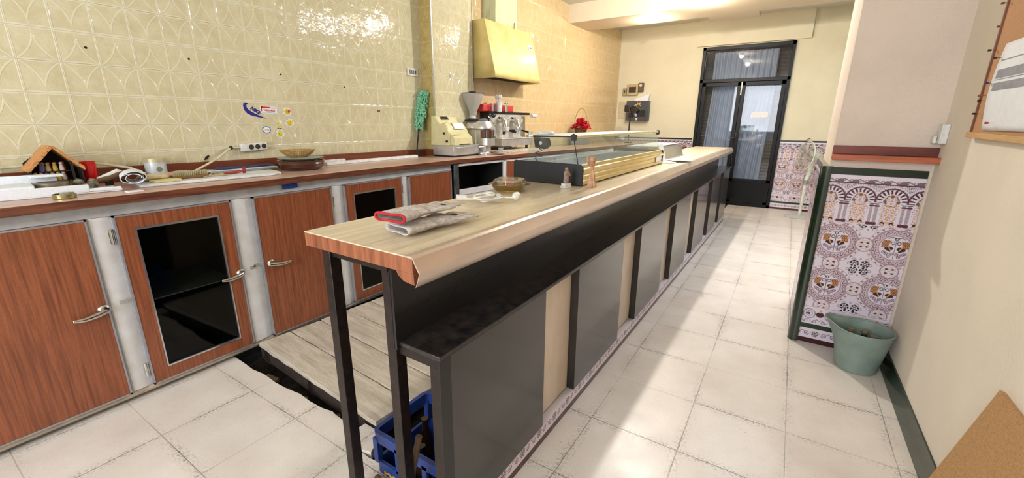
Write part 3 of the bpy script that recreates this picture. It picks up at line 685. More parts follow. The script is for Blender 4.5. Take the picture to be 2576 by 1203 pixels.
# small figurine on white base
fg = thing('small_figurine', 'small grey brown saint figurine on a white oval base', 'figurine', (-.942,1.978,1.0205), -.3)
MB().lathe([(.034,0),(.036,.003),(.032,.008)], 28, sx=.75, sy=1.0).box(-.014,.014,-.022,.022,.008,.022).build('base', WHITE, fg, .001)
STN = mat('grey_brown_resin', (158,134,118), .7, 0, .2, 80)
m = MB().lathe([(.013,.022),(.016,.03),(.014,.06),(.015,.078),(.010,.086),(.0,.088)], 16, sx=.8, sy=1.1).ball((0,0,.094),.0085).tube([(0,.010,.078),(.010,.016,.068),(.014,.010,.062)], .0035, 8).tube([(0,-.010,.078),(.010,-.014,.068),(.014,-.004,.064)], .0035, 8)
m.build('figure', STN, fg)
# wooden angel with violin
ang = thing('angel_figurine', 'carved light wooden angel figurine playing a violin on the bar', 'figurine', (-.84,2.068,1.0205), -.5)
AW = mat('carved_wood', (206,164,130), .6, 0, .18, 60, .001, 200, c2=(176,130,96))
m = MB()
def gown(u, v):
    th = u*2*PI; z_ = v*.088; R_ = .024-.0145*v+.003*math.sin(th*7+v*2)*(1-v*.6)
    if v < .12: R_ += .003*(.12-v)/.12
    return (R_*math.cos(th)*.95, R_*math.sin(th), z_)
m.grid(gown, 56, 16); m.lathe([(.0,.0),(.022,.0),(.021,.003)], 24)
m.lathe([(.0095,.086),(.012,.100),(.0135,.113),(.009,.122),(.0045,.125),(.0045,.130)], 18, sx=.8)
m.ball((0,0,.139),.0115,.0115,.013)
for i in range(26):
    a_ = i*2.4; z_ = .143+.007*math.sin(i*1.7); m.ball((.009*math.cos(a_),.009*math.sin(a_),z_),.0045,n=6)
m.tube([(0,.013,.124),(.012,.020,.115),(.022,.012,.120),(.026,.002,.124)], [.005,.0045,.004,.003], 10)
m.tube([(0,-.013,.124),(.014,-.018,.112),(.022,-.014,.122)], [.005,.0045,.004], 10)
m.build('body', AW, ang)
MB().prism([(-.010,.123),(-.016,.128),(-.018,.150),(-.028,.166),(-.032,.160),(-.032,.135),(-.024,.112),(-.012,.108)], 'x', -.010, -.005).prism([(.010,.123),(.014,.128),(.016,.145),(.022,.158),(.026,.150),(.026,.132),(.020,.112),(.012,.108)], 'x', -.012, -.008).build('wing', AW, ang, .001)
m = MB().lathe([(0,0),(.007,.001),(.008,.003),(.007,.005),(0,.005)], 16, sy=1.5).box(-.0015,.0015,.008,.032,.001,.004)
m.xf(Matrix.Translation((.018,-.020,.124)) @ Matrix.Rotation(.3, 4, 'X') @ Matrix.Rotation(.5, 4, 'Z')); m.tube([(.028,-.002,.124),(.024,-.030,.116)], .0008, 6); m.build('violin', AW, ang)

# ---------------------------------------------------------------- refrigerated display case
GOLD = mat('gold_anodised', (224,204,146), .3, .7, .1, 9, c2=(200,176,112), st=(1,.2,1))
dc = thing('display_case', 'glass refrigerated tapas display case with gold trim on the bar', 'display case', (-.887,2.06,1.0205), -math.atan(.012)+.0)
W_, D_ = .425, 1.56
CB = mat('black_case_end', (20,21,23), .4, 0, .1, 20)
endp = [(-W_,.002),(0.0,.002),(.003,.01),(.004,.095),(0,.108),(-.008,.113),(-W_+.01,.118),(-W_,.110)]
MB().prism(endp, 'y', -.012, 0).build('end_panel', CB, dc, .002); MB().prism(endp, 'y', D_, D_+.012).build('end_panel', CB, dc, .002)
MB().prism([(-W_+.006,.004),(-.006,.004),(-.006,.03),(-.05,.035),(-.05,.05),(-W_+.02,.05),(-W_+.006,.108)], 'y', 0, D_).build('tub', mat('stainless_tub', (214,218,224), .35, .1, .08, 8), dc)
gp = [(-.006,.004),(.0,.006),(.001,.026),(-.004,.030),(-.002,.034),(.0,.052),(-.004,.056),(-.002,.060),(.004,.072),(.006,.080),(.002,.088),(-.004,.092),(-.010,.110),(-.018,.112),(-.018,.004)]
MB().prism(gp, 'y', .0, D_).build('front_trim', GOLD, dc, smooth=25)
for i in range(8):
    m = MB().box(-W_+.04,-.03,.02+i*.19,.02+i*.19+.185,.082,.086)
    for q in range(3): m.box(-W_+.045,-.035,.04+i*.19+q*.06,.04+i*.19+q*.06+.012,.086,.094)
    m.build('tray', mat('tray_steel', (205,212,222), .3, .35, .1, 20), dc)
def quad(p, th=.004):
    a_, b_, c_, d_ = [Vector(q) for q in p]; n_ = (b_-a_).cross(d_-a_).normalized()*th
    return MB().hexa([a_, b_, c_, d_, a_+n_, b_+n_, c_+n_, d_+n_])
quad([(-.028,.004,.112),(-.028,D_-.004,.112),(-.060,D_-.004,.246),(-.060,.004,.246)]).build('front_glass', GLASS, dc)
for yy in (.0,D_-.006): quad([(-.032,yy,.114),(-.062,yy,.244),(-.312,yy,.250),(-.355,yy,.116)]).build('side_glass', GLASS, dc)
MB().tube([(-.030,-.001,.113),(-.061,-.001,.246)], .0025, 6).build('glass_edge', mat('glass_edge_teal', (20,50,48), .2), dc)
quad([(-.355,.006,.118),(-.355,D_-.008,.118),(-.312,D_-.008,.25),(-.312,.006,.25)], .003).build('back_glass', GLASS, dc)
MB().box(-.325,-.060,-.004,D_+.004,.2525,.258).build('top_glass', mat('top_glass_painted_sheen', (240,243,240), .6), dc)  # bright reflection on the glass top, put in as matt white
MB().cyl((-.058,-.004,.253),(-.058,D_+.004,.253),.0105,n=16).build('top_rail', mat('cream_gold_rail', (232,222,176), .25, .4), dc)
for yy in (-.012,D_+.002):
    MB().prism([(-.070,.232),(-.045,.232),(-.041,.262),(-.056,.27),(-.072,.262)], 'y', yy, yy+.012).prism([(-.30,.246),(-.07,.250),(-.07,.256),(-.30,.256)], 'y', yy, yy+.008).build('corner_bracket', BLACK, dc, .001)
MB().prism([(-.312,.245),(-.235,.240),(-.222,.205),(-.245,.182),(-.300,.190)], 'y', .012, .06).build('lamp_housing', BLACK, dc, .002)
MB().cyl((-.262,.011,.215),(-.262,.006,.215),.010,n=16).build('lamp_knob', STEEL, dc)
pts = [(-.285,.03,.19)]+[(-.285+.02*math.sin(i*1.1),.03+.012*math.cos(i*.9),.18-.005*i) for i in range(12)]+[(-.29,.03,.06)]
MB().tube(pts, .0022, 6).build('wire', mat('dark_blue_wire', (40,45,80), .5), dc)
sg = MB().box(.0045,.0055,D_-.19,D_-.06,.028,.068).build('rating_plate', PAPER, dc)
o = MB().lathe([(.0,0),(.045,.0),(.050,.006),(.047,.012),(.040,.016),(0,.016)], 28).build('saucer_stack', WHITE); o.location = (-1.168,2.16,1.2795); tag(o, 'white saucer stack on the near corner of the display case', 'saucer')
# things beyond the case
so = thing('plate_shelf', 'low glass topped counter shelf with grey frame beyond the display case', 'shelf', (-.93,3.84,1.0205), -.012)
MB().prism([(-.30,.0),(0,.0),(-.035,.115),(-.30,.115)], 'y', 0, .008).build('side_panel', GLASS, so); MB().prism([(-.30,.0),(0,.0),(-.035,.115),(-.30,.115)], 'y', .842, .85).build('side_panel', GLASS, so)
quad([(-.002,.0,.002),(-.002,.85,.002),(-.036,.85,.115),(-.036,0,.115)], .004).build('front_panel', mat('mirror_strip', (180,175,160), .15, .6), so)
MB().box(-.31,-.03,-.005,.855,.116,.124).build('top', mat('white_glass_top', (230,234,238), .15), so)
MB().box(-.004,.006,-.005,.855,.0,.008).box(-.042,-.030,-.005,.855,.108,.124).box(-.004,.006,.845,.856,0,.012).build('frame', GRYAL, so)
for i, (x_, y_, rz, lb) in enumerate([(-.775,3.93,.2,'upper loose white paper sheet on the bar beyond the display case'),(-.82,4.03,-.15,'lower loose white paper sheet on the bar beyond the display case')]):
    o = MB().grid(lambda u, v: (u*.16-.08, v*.24-.12, .004*math.sin(u*3+i)+.003*v), 8, 8).build('paper_sheet', PAPER, solid=.0012); o.location = (x_,y_,1.0245+.009*(1-i)); o.rotation_euler = (0,0,rz); tag(o, lb, 'paper')
hd = MB().prism([(0,0),(.09,0),(.095,.004),(.008,.004),(-.035,.15),(-.039,.149)], 'y', 0, .16).build('menu_stand', WHITE); hd.location = (-.885,3.655,1.0205); tag(hd, 'white folded card stand at the far end of the display case', 'card stand')
o = MB().box(-.12,.12,-.2,.2,0,.012).build('tray', mat('dark_red_tray', (110,38,28), .5)); o.location = (-1.32,6.1,1.0205); tag(o, 'dark red tray at the far back edge of the bar', 'tray')

# ---------------------------------------------------------------- cooker hood and duct
HG = mat('hood_yellow_enamel', (222,202,136), .36, 0, .1, 7, .0002, 12, c2=(208,184,112), coat=.2)
hd = thing('extractor_hood', 'mustard yellow metal extractor hood on the tiled wall', 'hood', (-2.955,3.80,1.79))
HW = .94
m = MB()
P0 = [(0,0),(.295,0),(.295,.052),(.165,.565),(0,.565)]
vs = [(x_,y_,z_) for y_ in (0,HW) for (x_,z_) in P0]
m.add(vs, [(0,1,2,3,4),(9,8,7,6,5),(1,6,7,2),(2,7,8,3),(3,8,9,4)])
m.build('shell', HG, hd, solid=.003, smooth=15)
MB().box(.004,.29,.006,HW-.006,.02,.026).build('filter', mat('black_underside', (26,22,20), .7), hd)  # plain black sheet across the open bottom of the hood
MB().cyl((.17,.55,.56),(.172,.553,.62),.003,n=6).build('hook', BLKMET, hd)
st = thing('hood_label', 'small white sticker on the upper right of the hood front', 'sticker', (-2.955+.295,3.80,1.79))
ang_ = math.atan2(.13,.513)
m = MB().box(0,.0012,.80,.885,.33,.385); mm = Matrix.Translation((0,0,.052)) @ Matrix.Rotation(-ang_, 4, 'Y') @ Matrix.Translation((.004,0,-.0)); m.xf(mm); m.build('backing', WHITE, st)
m = MB().prism([(.82,.345),(.866,.345),(.86,.353),(.85,.353),(.848,.362),(.842,.372),(.838,.362),(.836,.353),(.822,.353)], 'x', .0013, .0018); m.xf(mm); m.build('print', BLACK, st)
k = N('pale_green_duct'); n1 = k.ramp(k.noise(k.scale(k.pos(), (1,1,.15)), 40, 5), .5, .7); k.base(k.mix(n1, lin((206,208,170)), lin((176,182,138))), .7); DUC = k.m
o = MB().box(0,.16,0,.42,0,.582).build('hood_duct', DUC, None, .003); o.location = (-2.952,4.0,2.357); tag(o, 'pale green boxed duct rising from the hood to the ceiling', 'duct')

# ---------------------------------------------------------------- cash register and steel drawer
o = thing('steel_cash_box', 'stainless steel cash box under the cream register', 'cash box', (-2.66,3.115,1.0195))
MB().box(-.262,0,0,.385,.014,.104).build('box', STEEL, o, .002); MB().box(-.264,.002,-.002,.387,.0985,.106).build('lid', mat('pale_steel_edge', (215,215,210), .3, .6), o, .001)
MB().box(-.26,-.005,.008,.377,0,.014).build('foot_rail', BLACK, o)
MB().box(0,.003,.03,.355,.02,.09).build('drawer_front', STEEL, o, .001)
RC = mat('cream_register', (222,214,166), .45, 0, .06, 20)
rg = thing('cash_register', 'old cream mechanical cash register with paper cover on a steel drawer', 'cash register', (-2.66,3.13,1.1265))
prof = [(-.300,0),(-.285,.268),(-.232,.271),(-.212,.226),(-.200,.206),(-.130,.192),(-.088,.150),(-.060,.090),(-.058,.0)]
MB().prism(prof, 'y', 0, .012).build('side_panel', RC, rg, .002); MB().prism(prof, 'y', .285, .297).build('side_panel', RC, rg, .002)
prof2 = [(-.295,.001),(-.280,.263),(-.235,.266),(-.190,.198),(-.135,.212),(-.095,.168),(-.085,.130),(-.040,.095),(-.012,.070),(-.008,.001)]
MB().prism(prof2, 'y', .0125, .2845).build('body', RC, rg, .003)
MB().prism([(-.170,.213),(-.110,.207),(-.085,.172),(-.078,.150),(-.084,.150),(-.092,.170),(-.114,.202),(-.170,.207)], 'y', .10, .25).build('paper_cover', PAPER, rg)
MB().prism([(-.2345,.2672),(-.210,.236),(-.2075,.238),(-.232,.2685)], 'y', .06, .17).build('display_window', mat('display_grey', (120,118,112), .2), rg)
for q in range(5): MB().prism([(-.229,.2665),(-.212,.245),(-.2105,.246),(-.2275,.2675)], 'y', .070+q*.019, .082+q*.019).build('digit_wheel', BLACK, rg)
MB().cyl((-.124,0,.112),(-.124,-.014,.112),.010,n=16).build('key_knob', BLKMET, rg); MB().cyl((-.092,0,.038),(-.092,-.014,.038),.010,n=16).build('key_knob', BLKMET, rg)
MB().box(-.05,-.038,.03,.13,.094,.100).box(-.011,-.004,.08,.24,.006,.012).build('paper_slot', BLKMET, rg)
for q in range(4): MB().box(-.205+.0,-.195,.09+q*.022,.102+q*.022,.20,.215).build('key_lever', STEEL, rg)

# ---------------------------------------------------------------- coffee grinders
k = N('dusty_plastic'); tr_ = k.n('ShaderNodeBsdfTransparent'); mx = k.n('ShaderNodeMixShader'); k.put(mx.inputs[0], k.ma('ADD', .3, k.ma('MULTIPLY', k.noise(k.pos(), 12, 4), .35)))
k.base(lin((205,200,192)), .35); k.L.new(tr_.outputs[0], mx.inputs[1]); k.L.new(k.b.outputs[0], mx.inputs[2]); k.L.new(mx.outputs[0], k.t.nodes['Material Output'].inputs[0]); DUSTY = k.m
def grinder(loc, hopper, label):
    g = thing('coffee_grinder', label, 'coffee grinder', loc, 0, 'coffee grinders by the espresso machine')
    MB().lathe([(.0,0),(.070,0),(.072,.012),(.065,.03),(0,.032)], 28).box(-.06,.06,-.045,.045,.03,.25).build('base', STEEL, g, .004)
    MB().lathe([(.085,.25),(.095,.262),(.092,.285),(.075,.32),(.062,.335),(0,.336)], 32).build('dome', STEEL, g)
    if hopper:
        MB().lathe([(.09,.337),(.092,.345),(.05,.352),(.045,.36)], 28).build('collar', BLKMET, g)
        MB().lathe([(.030,.352),(.032,.395),(.022,.40)], 20).build('neck', WHITE, g)
        MB().lathe([(.040,.395),(.045,.44),(.098,.545),(.118,.60),(.118,.612)], 32).build('hopper', DUSTY, g, solid=.002)
        MB().lathe([(.036,.40),(.04,.44),(.075,.51),(.0,.515)], 24).build('beans', mat('grey_film', (150,140,135), .7, 0, .2, 30), g)
        MB().lathe([(.0,.634),(.035,.634),(.035,.62),(.12,.616),(.121,.608),(.0,.608)], 32).build('lid', BLKMET, g)
    else:
        MB().lathe([(.05,.336),(.052,.345),(.03,.352),(.028,.36),(0,.36)], 24).build('cap', mat('blue_grey_cap', (110,120,140), .3), g)
        MB().lathe([(.068,.165),(.068,.245),(.0,.246)], 28, c=(.045,0,0)).build('ground_coffee_glass', mat('brown_window', (110,78,64), .2), g)
        MB().lathe([(.0,.08),(.060,.085),(.078,.10),(.078,.165),(0,.166)], 28, c=(.045,0,0)).build('doser', STEEL, g)
        for a_ in (-1.2,-.4,.5,1.3): MB().cyl((.045+.07*math.cos(a_),.07*math.sin(a_),.16),(.045+.07*math.cos(a_),.07*math.sin(a_),.25),.006,n=8).build('pillar', BLKMET, g)
        MB().tube([(.07,-.06,.09),(.06,-.10,.085),(.05,-.14,.085)], [.006,.007,.010], 8).build('lever', WHITE, g)
        MB().box(.075,.115,.035,.055,.17,.182).build('sticker', mat('teal_sticker', (60,140,120), .5), g)
    return g
grinder((-2.885,3.705,1.0195), True, 'tall steel coffee grinder with smoky bean hopper behind the register')
grinder((-2.66,3.585,1.0195), False, 'shorter steel coffee grinder with round doser beside the espresso machine')
o = MB().lathe([(0,.0),(.03,.0),(.062,.008),(.066,.012),(.06,.012),(0,.006)], 28).build('saucer', mat('old_china', (205,196,180), .4)); o.location = (-2.545,3.70,1.0198); tag(o, 'stained saucer in front of the coffee grinders', 'saucer')
for i, (dx, dy, rz, z_) in enumerate([(0,0,.5,.03),(.0,.03,1.1,.055)]):
    p = thing('portafilter', ['steel portafilter lying on the stained saucer','upper steel portafilter lying across the other one'][i], 'portafilter', (-2.545+dx,3.70+dy,1.0198+z_-.012), rz)
    MB().lathe([(0,0),(.022,.002),(.028,.015),(.030,.022),(.032,.024),(0,.024)], 24).build('basket', STEEL, p)
    MB().tube([(.028,0,.014),(.06,0,.018),(.10,0,.022)], [.006,.009,.011], 10).build('handle', BLACK if i else WHITE, p)
o = MB().box(-.02,.02,-.012,.012,0,.03).build('cable_box', WHITE, None, .002); o.location = (-2.60,3.515,1.0195); tag(o, 'little white box beside the steel drawer', 'box')

# ---------------------------------------------------------------- espresso machine
o = MB().box(-.40,0,0,.9,0,.024).build('marble_slab', mat('speckled_slab', (222,216,200), .5, 0, .3, 90, c2=(120,100,85)), None, .002); o.location = (-2.60,3.80,1.0195); o.rotation_euler = (0,0,A2); tag(o, 'speckled pale slab under the espresso machine', 'slab')
es = thing('espresso_machine', 'steel two group lever espresso machine on the back bar', 'espresso machine', (-2.66,3.915,1.0445), -.05)
MB().box(-.40,0,0,.62,.04,.125).box(-.41,.008,-.006,.63,.117,.126).build('drip_tray', STEEL, es, .003)
for (fx, fy) in ((-.04,.05),(-.04,.55),(-.36,.05),(-.36,.55)): MB().cyl((fx,fy,0),(fx,fy,.04),.016,n=14).build('foot', BLKMET, es)
MB().box(-.40,-.17,.0,.60,.126,.40).build('body', mat('mottled_steel', (222,220,216), .36, .55, .25, 14, c2=(185,183,178)), es, .003)
MB().box(-.405,-.165,-.008,.80,.385,.412).build('top_panel', BLKMET, es, .003)
MB().box(-.40,-.165,-.006,-.0005,.25,.39).build('side_panel', mat('dark_brown_side', (40,28,24), .4), es)
MB().cyl((-.23,.70,.12),(-.23,.70,.37),.055,n=24).build('boiler', CHROME, es)
MB().cyl((-.12,.775,.375),(-.12,.86,.378),.022,.024,20).build('steam_knob', mat('white_knob', (225,222,218), .3), es)
for gy in (.17,.42):
    g_ = MB().cyl((-.17,gy,.33),(-.09,gy,.31),.032,.030,20).tube([(-.12,gy,.34),(-.09,gy,.30),(-.075,gy,.24)], [.03,.034,.036], 18); gr = g_.build('group_head', CHROME, es, .002)
    MB().lathe([(.040,.20),(.044,.21),(.044,.245),(.036,.25)], 26, c=(-.07,gy,0)).build('collar', WHITE if gy < .3 else STEEL, gr)
    MB().tube([(-.05,gy,.215),(0,gy+.02,.20),(.05,gy+.03,.19)], [.008,.011,.012], 10).build('portafilter_handle', BLACK, gr)
    MB().tube([(-.07,gy,.20),(-.07,gy,.175),(-.07,gy-.015,.165)], .006, 8).build('spout', STEEL, gr)
    MB().tube([(-.085,gy+.05,.28),(-.06,gy+.06,.33)], [.009,.014], 10).build('lever_guard', WHITE, gr)
MB().lathe([(.030,.11),(.045,.115),(.05,.14),(.05,.15)], 24, c=(-.09,.70,0)).cyl((-.09,.70,.15),(-.09,.70,.19),.03,n=18).build('water_group', STEEL, es)
MB().ball((-.135,.03,.37),.026,n=12).cyl((-.165,-.02,.365),(-.135,.03,.37),.008,n=8).build('steam_valve', mat('dark_blue_knob', (36,42,58), .25), es)
MB().tube([(-.15,-.04,.36),(-.13,-.01,.31),(-.11,.04,.245)], .005, 8).build('steam_wand', CHROME, es)
MB().cyl((-.1695,.265,.18),(-.166,.265,.18),.022,n=20).build('gauge_hole', BLACK, es)
gb = MB()
for q in range(14): gb.cyl((-.155,.28+q*.02,.205),(-.155,.285+q*.02,.205),.010,n=8)
gb.build('cup_rail_beads', BLACK, es)
# on top of the machine: red box, spoon bundle, small tongs
zt = 1.0445+.412
o = MB().box(-.09,.09,-.30,.30,0,.075).build('red_tray_box', mat('translucent_red', (214,70,66), .35), None, .01); o.location = (-2.93,4.14,zt+.0005); tag(o, 'low red plastic box on top of the espresso machine', 'box')
o = MB().lathe([(.03,0),(.036,.09),(.034,.09),(.028,.003)], 20).build('plastic_cup', glassmat('milky_cup', (.9,.85,.87), .1, .2)); o.location = (-2.80,3.955,zt+.001); tag(o, 'clear plastic cup on top of the espresso machine', 'cup')
t = thing('spoon_holder', 'white cup holding a bundle of pale plastic spoons on the espresso machine', 'cup', (-2.79,4.06,zt+.0005))
MB().lathe([(.030,0),(.036,.10),(.033,.10),(.028,.004)], 24).build('cup', WHITE, t)
for q in range(14):
    a_ = q*2.4; R_ = .008+.017*((q*7)%5)/5
    m = MB().tube([(R_*math.cos(a_),R_*math.sin(a_),.02),(R_*1.5*math.cos(a_),R_*1.5*math.sin(a_),.13)], .0028, 6).ball((R_*1.7*math.cos(a_),R_*1.7*math.sin(a_),.155),.013,.008,.024,8)
    o = m.build('plastic_spoon', mat('pale_spoon', (228,218,214), .4)); o.location = (-2.79,4.06,zt+.002); tag(o, 'pale plastic spoon standing in the white cup', 'spoon', 'plastic spoons in the white cup')
t = thing('teaspoon_glass', 'small glass of metal teaspoons on the espresso machine', 'cup', (-2.79,4.20,zt+.0005))
MB().lathe([(.020,0),(.024,.06),(.022,.06),(.018,.004)], 20).build('cup', CHROME, t)
for q in range(5):
    a_ = q*1.3; m = MB().tube([(.010*math.cos(a_),.010*math.sin(a_),.01),(.02*math.cos(a_),.02*math.sin(a_),.085)], .0018, 6).ball((.022*math.cos(a_),.022*math.sin(a_),.096),.009,.006,.013,8)
    o = m.build('teaspoon', STEEL); o.location = (-2.79,4.20,zt+.002); tag(o, 'metal teaspoon standing in the small glass', 'spoon', 'metal teaspoons in the small glass')
# duster
du = thing('feather_duster', 'green fluffy microfibre duster standing in the corner of the back wall', 'duster', (-3.0,2.97,1.0195))
hp = [(-.0,.0,.004),(-.035,.045,.10),(-.05,.08,.19),(-.052,.095,.25),(-.052,.12,.40),(-.045,.165,.56),(-.04,.18,.60)]
MB().tube(hp[:4], [.012,.006,.007,.008], 10).build('handle', BLACK, du)
random.seed(5); m = MB()
for i in range(520):
    t_ = random.random(); sx = .065*(1-.25*t_)
    c0 = Vector((-.052+.008*t_,.095+.085*t_,.255+.35*t_)); a_ = random.uniform(0,2*PI); R_ = random.uniform(.026,.056)*(1.15 if .3 < t_ < .95 else .9)
    p = c0+Vector((math.cos(a_)*R_*.8,math.sin(a_)*R_,random.uniform(-.01,.01)))
    m.tube([c0, (c0+p)/2+Vector((0,0,.008)), p, p+Vector((0,0,random.uniform(-.018,-.004)))], [.004,.007,.008,.004], 5)
m.build('head', mat('mint_chenille', (150,212,178), .95, 0, .15, 90, c2=(112,184,148)), du)

# ---------------------------------------------------------------- left worktop clutter
ZT = 1.0195
cs = thing('clay_casserole', 'round dark brown clay casserole with pale plate on the worktop', 'casserole', (-2.86,1.715,ZT))
CLAY = mat('glazed_brown_clay', (82,40,24), .2, 0, .2, 14, coat=.4)
MB().lathe([(.0,0),(.10,0),(.125,.006),(.145,.022),(.150,.045),(.147,.052),(.152,.060),(.150,.064),(.140,.062),(.138,.045),(0,.02)], 48).build('pot', CLAY, cs)
o = MB().lathe([(.0,.0),(.10,.002),(.145,.014),(.149,.018),(.145,.020),(.098,.008),(0,.006)], 48).build('dinner_plate', mat('grey_green_plate', (150,160,150), .25)); o.location = (-2.86,1.715,ZT+.064); tag(o, 'grey green plate covering the clay casserole', 'plate')
WK = mat('wicker', (196,158,92), .7, 0, .25, 140, .003, 200, c2=(140,104,50))
t = thing('wicker_basket', 'oval wicker bread basket on top of the clay casserole', 'basket', (-2.88,1.71,ZT+.082), 0)
m = MB(); m.lathe([(.0,.0),(.055,.001)], 40, sx=.85, sy=1.05)
for q in range(56):
    a_ = 2*PI*q/56; m.tube([(math.cos(a_)*s_*.85,math.sin(a_)*s_*1.05,z_) for (s_, z_) in ((.052,.001),(.072,.012),(.092,.028),(.108,.045))], .0022, 5)
for (s_, z_, rr_) in ((.062,.006,.0018),(.082,.020,.0018),(.098,.034,.0018)):
    m.tube([(math.cos(2*PI*q/48)*s_*.85,math.sin(2*PI*q/48)*s_*1.05,z_) for q in range(48)], rr_, 5, True)
m.build('weave', WK, t)
MB().tube([(math.cos(2*PI*q/48)*.109*.85,math.sin(2*PI*q/48)*.109*1.05,.047) for q in range(48)], .0045, 8, True).build('rim', WK, t)
# white strips (tube covers)
for (y0,y1,x_,w_,h_,lb) in ((1.97,2.93,-2.97,.05,.022,'long white plastic strip lying along the back of the worktop'),(1.88,2.18,-3.02,.035,.034,'short white plastic strip behind the long one')):
    o = MB().prism([(-w_/2,0),(w_/2,0),(w_/2-.004,h_),(-w_/2+.004,h_)], 'y', y0, y1).build('plastic_strip', mat('white_strip', (236,240,242), .35), None, .002); o.location = (x_,0,ZT); tag(o, lb, 'strip')
# cutting board
bd = MB().prism([(-2.93,.80),(-2.70,.76),(-2.66,1.41),(-2.70,1.475),(-2.735,1.485),(-2.98,1.53)], 'z', ZT, ZT+.014).build('cutting_board', mat('white_board', (232,236,238), .4), None, .003); tag(bd, 'large white cutting board lying on the worktop', 'board')
zb = ZT+.0145
# wood brush / sausage tray
t = thing('scrubbing_brush', 'wooden brush with a row of pale bristles on the cutting board', 'brush', (-2.80,1.02,zb), .0)
MB().box(-.022,.022,-.085,.085,0,.016).build('block', mat('brush_wood', (150,104,52), .6, 0, .25, 50), t, .005)
m = MB()
for q in range(19):
    for w_ in (-.014,0,.014): m.tube([(w_,-.08+q*.0088,.016),(w_*1.4,-.083+q*.0092,.040)], [.0018,.0024], 5)
m.build('bristles', mat('bristle', (188,178,140), .8), t)
o = MB().ball((0,0,.018),.055,.075,.018,10).build('bread_package', mat('cream_package', (222,206,164), .5, 0, .15, 40, c2=(190,160,110), coat=.4)); o.location = (-2.83,.86,zb); tag(o, 'cream coloured packet left of the brush', 'packet')
o = MB().ball((0,0,.018),.04,.085,.018,10).build('bread_package', mat('red_cream_package', (226,200,172), .4, 0, .2, 25, c2=(190,80,80), coat=.5)); o.location = (-2.89,1.0,zb+.001); o.rotation_euler = (0,0,.3); tag(o, 'cream and red packet behind the brush', 'packet')
o = MB().box(-.035,.035,-.06,.06,0,.012).build('folded_cloth', mat('yellow_cloth', (226,222,160), .9), None, .004); o.location = (-2.735,.88,zb); o.rotation_euler = (0,0,.1); tag(o, 'folded pale yellow cloth on the near edge of the cutting board', 'cloth')
o = thing('sweet_tin', 'round white tin with gold lid at the back of the worktop', 'tin', (-3.008,.935,ZT+.0))
MB().lathe([(0,0),(.049,0),(.049,.10),(0,.10)], 36).build('body', mat('white_tin', (214,222,226), .3, .2), o); MB().lathe([(.0515,.10),(.0515,.118),(.049,.121),(0,.121)], 36).build('lid', mat('tan_tin_lid', (205,196,160), .35, .3), o)
MB().lathe([(0,-.0008),(.014,-.0008),(.014,.0008),(0,.0008)], 20, axis='x', c=(.0492,-.0,.06)).build('badge', mat('grey_badge', (130,130,120), .4), o)
# folders / papers stack
for i, (w_, l_, x_, y_, z_, rz, nm, m_, lb) in enumerate([(.13,.40,-2.96,1.37,0,.0,'folder',mat('grey_folder',(150,152,150),.5),'grey folder at the bottom of the folder pile'),(.12,.42,-2.97,1.36,.008,-.04,'folder',mat('white_folder',(214,216,214),.5),'white folder in the middle of the folder pile'),(.11,.36,-2.995,1.40,.018,.05,'folder',mat('navy_folder',(52,62,108),.35),'navy blue folder on top of the folder pile')]):
    o = MB().box(-w_/2,w_/2,-l_/2,l_/2,0,.0075).build(nm, m_, None, .002); o.location = (x_,y_,zb+z_+.001); o.rotation_euler = (0,0,rz); tag(o, lb, 'folder')
t = thing('bench_clamp', 'small red handled clamp lying on the cutting board', 'clamp', (-2.80,1.27,zb), .15)
MB().tube([(0,-.08,.010),(0,-.02,.010),(0,.045,.016)], [.006,.008,.007], 10).box(-.006,.006,.03,.043,.0,.035).box(-.006,.006,-.09,-.075,.0,.014).build('grip', mat('dull_red', (160,38,44), .5), t, .001)
MB().box(-.004,.004,-.14,-.08,.008,.013).build('bar', STEEL, t)
o = MB().tube([(0,-.06,.004),(0,.05,.004),(.004,.075,.004)], [.004,.003,.002], 8).build('toothpick_stick', mat('bone_stick', (196,168,110), .6)); o.location = (-2.77,1.13,zb+.001); tag(o, 'thin tan stick on the front of the cutting board', 'stick')
o = MB().lathe([(0,0),(.02,0),(.022,.016),(.017,.022),(0,.024)], 20).build('glass_stopper', CHROME); o.location = (-2.83,1.155,zb); tag(o, 'small shiny metal stopper beside the brush', 'stopper')
# rolled white paper
m = MB()
def roll(u, v):
    th = u*2*PI*2.6; R_ = .020+.0034*u*4.5+.004*math.sin(th*1.5); return ((v-.5)*.19, R_*1.5*math.cos(th), .036+R_*.86*math.sin(th))
m.grid(roll, 110, 10); o = m.build('paper_roll', PAPER, solid=.0016); o.location = (-2.755,.755,ZT+.0155); o.rotation_euler = (0,0,-.25)
tag(o, 'thick folded white paper roll at the near end of the cutting board', 'paper')
o = MB().box(-.02,.02,-.03,.03,0,.004).build('paper_tag', PAPER); o.location = (-2.575,.70,ZT); o.rotation_euler = (0,0,.1); tag(o, 'tiny white card on the worktop edge', 'card')
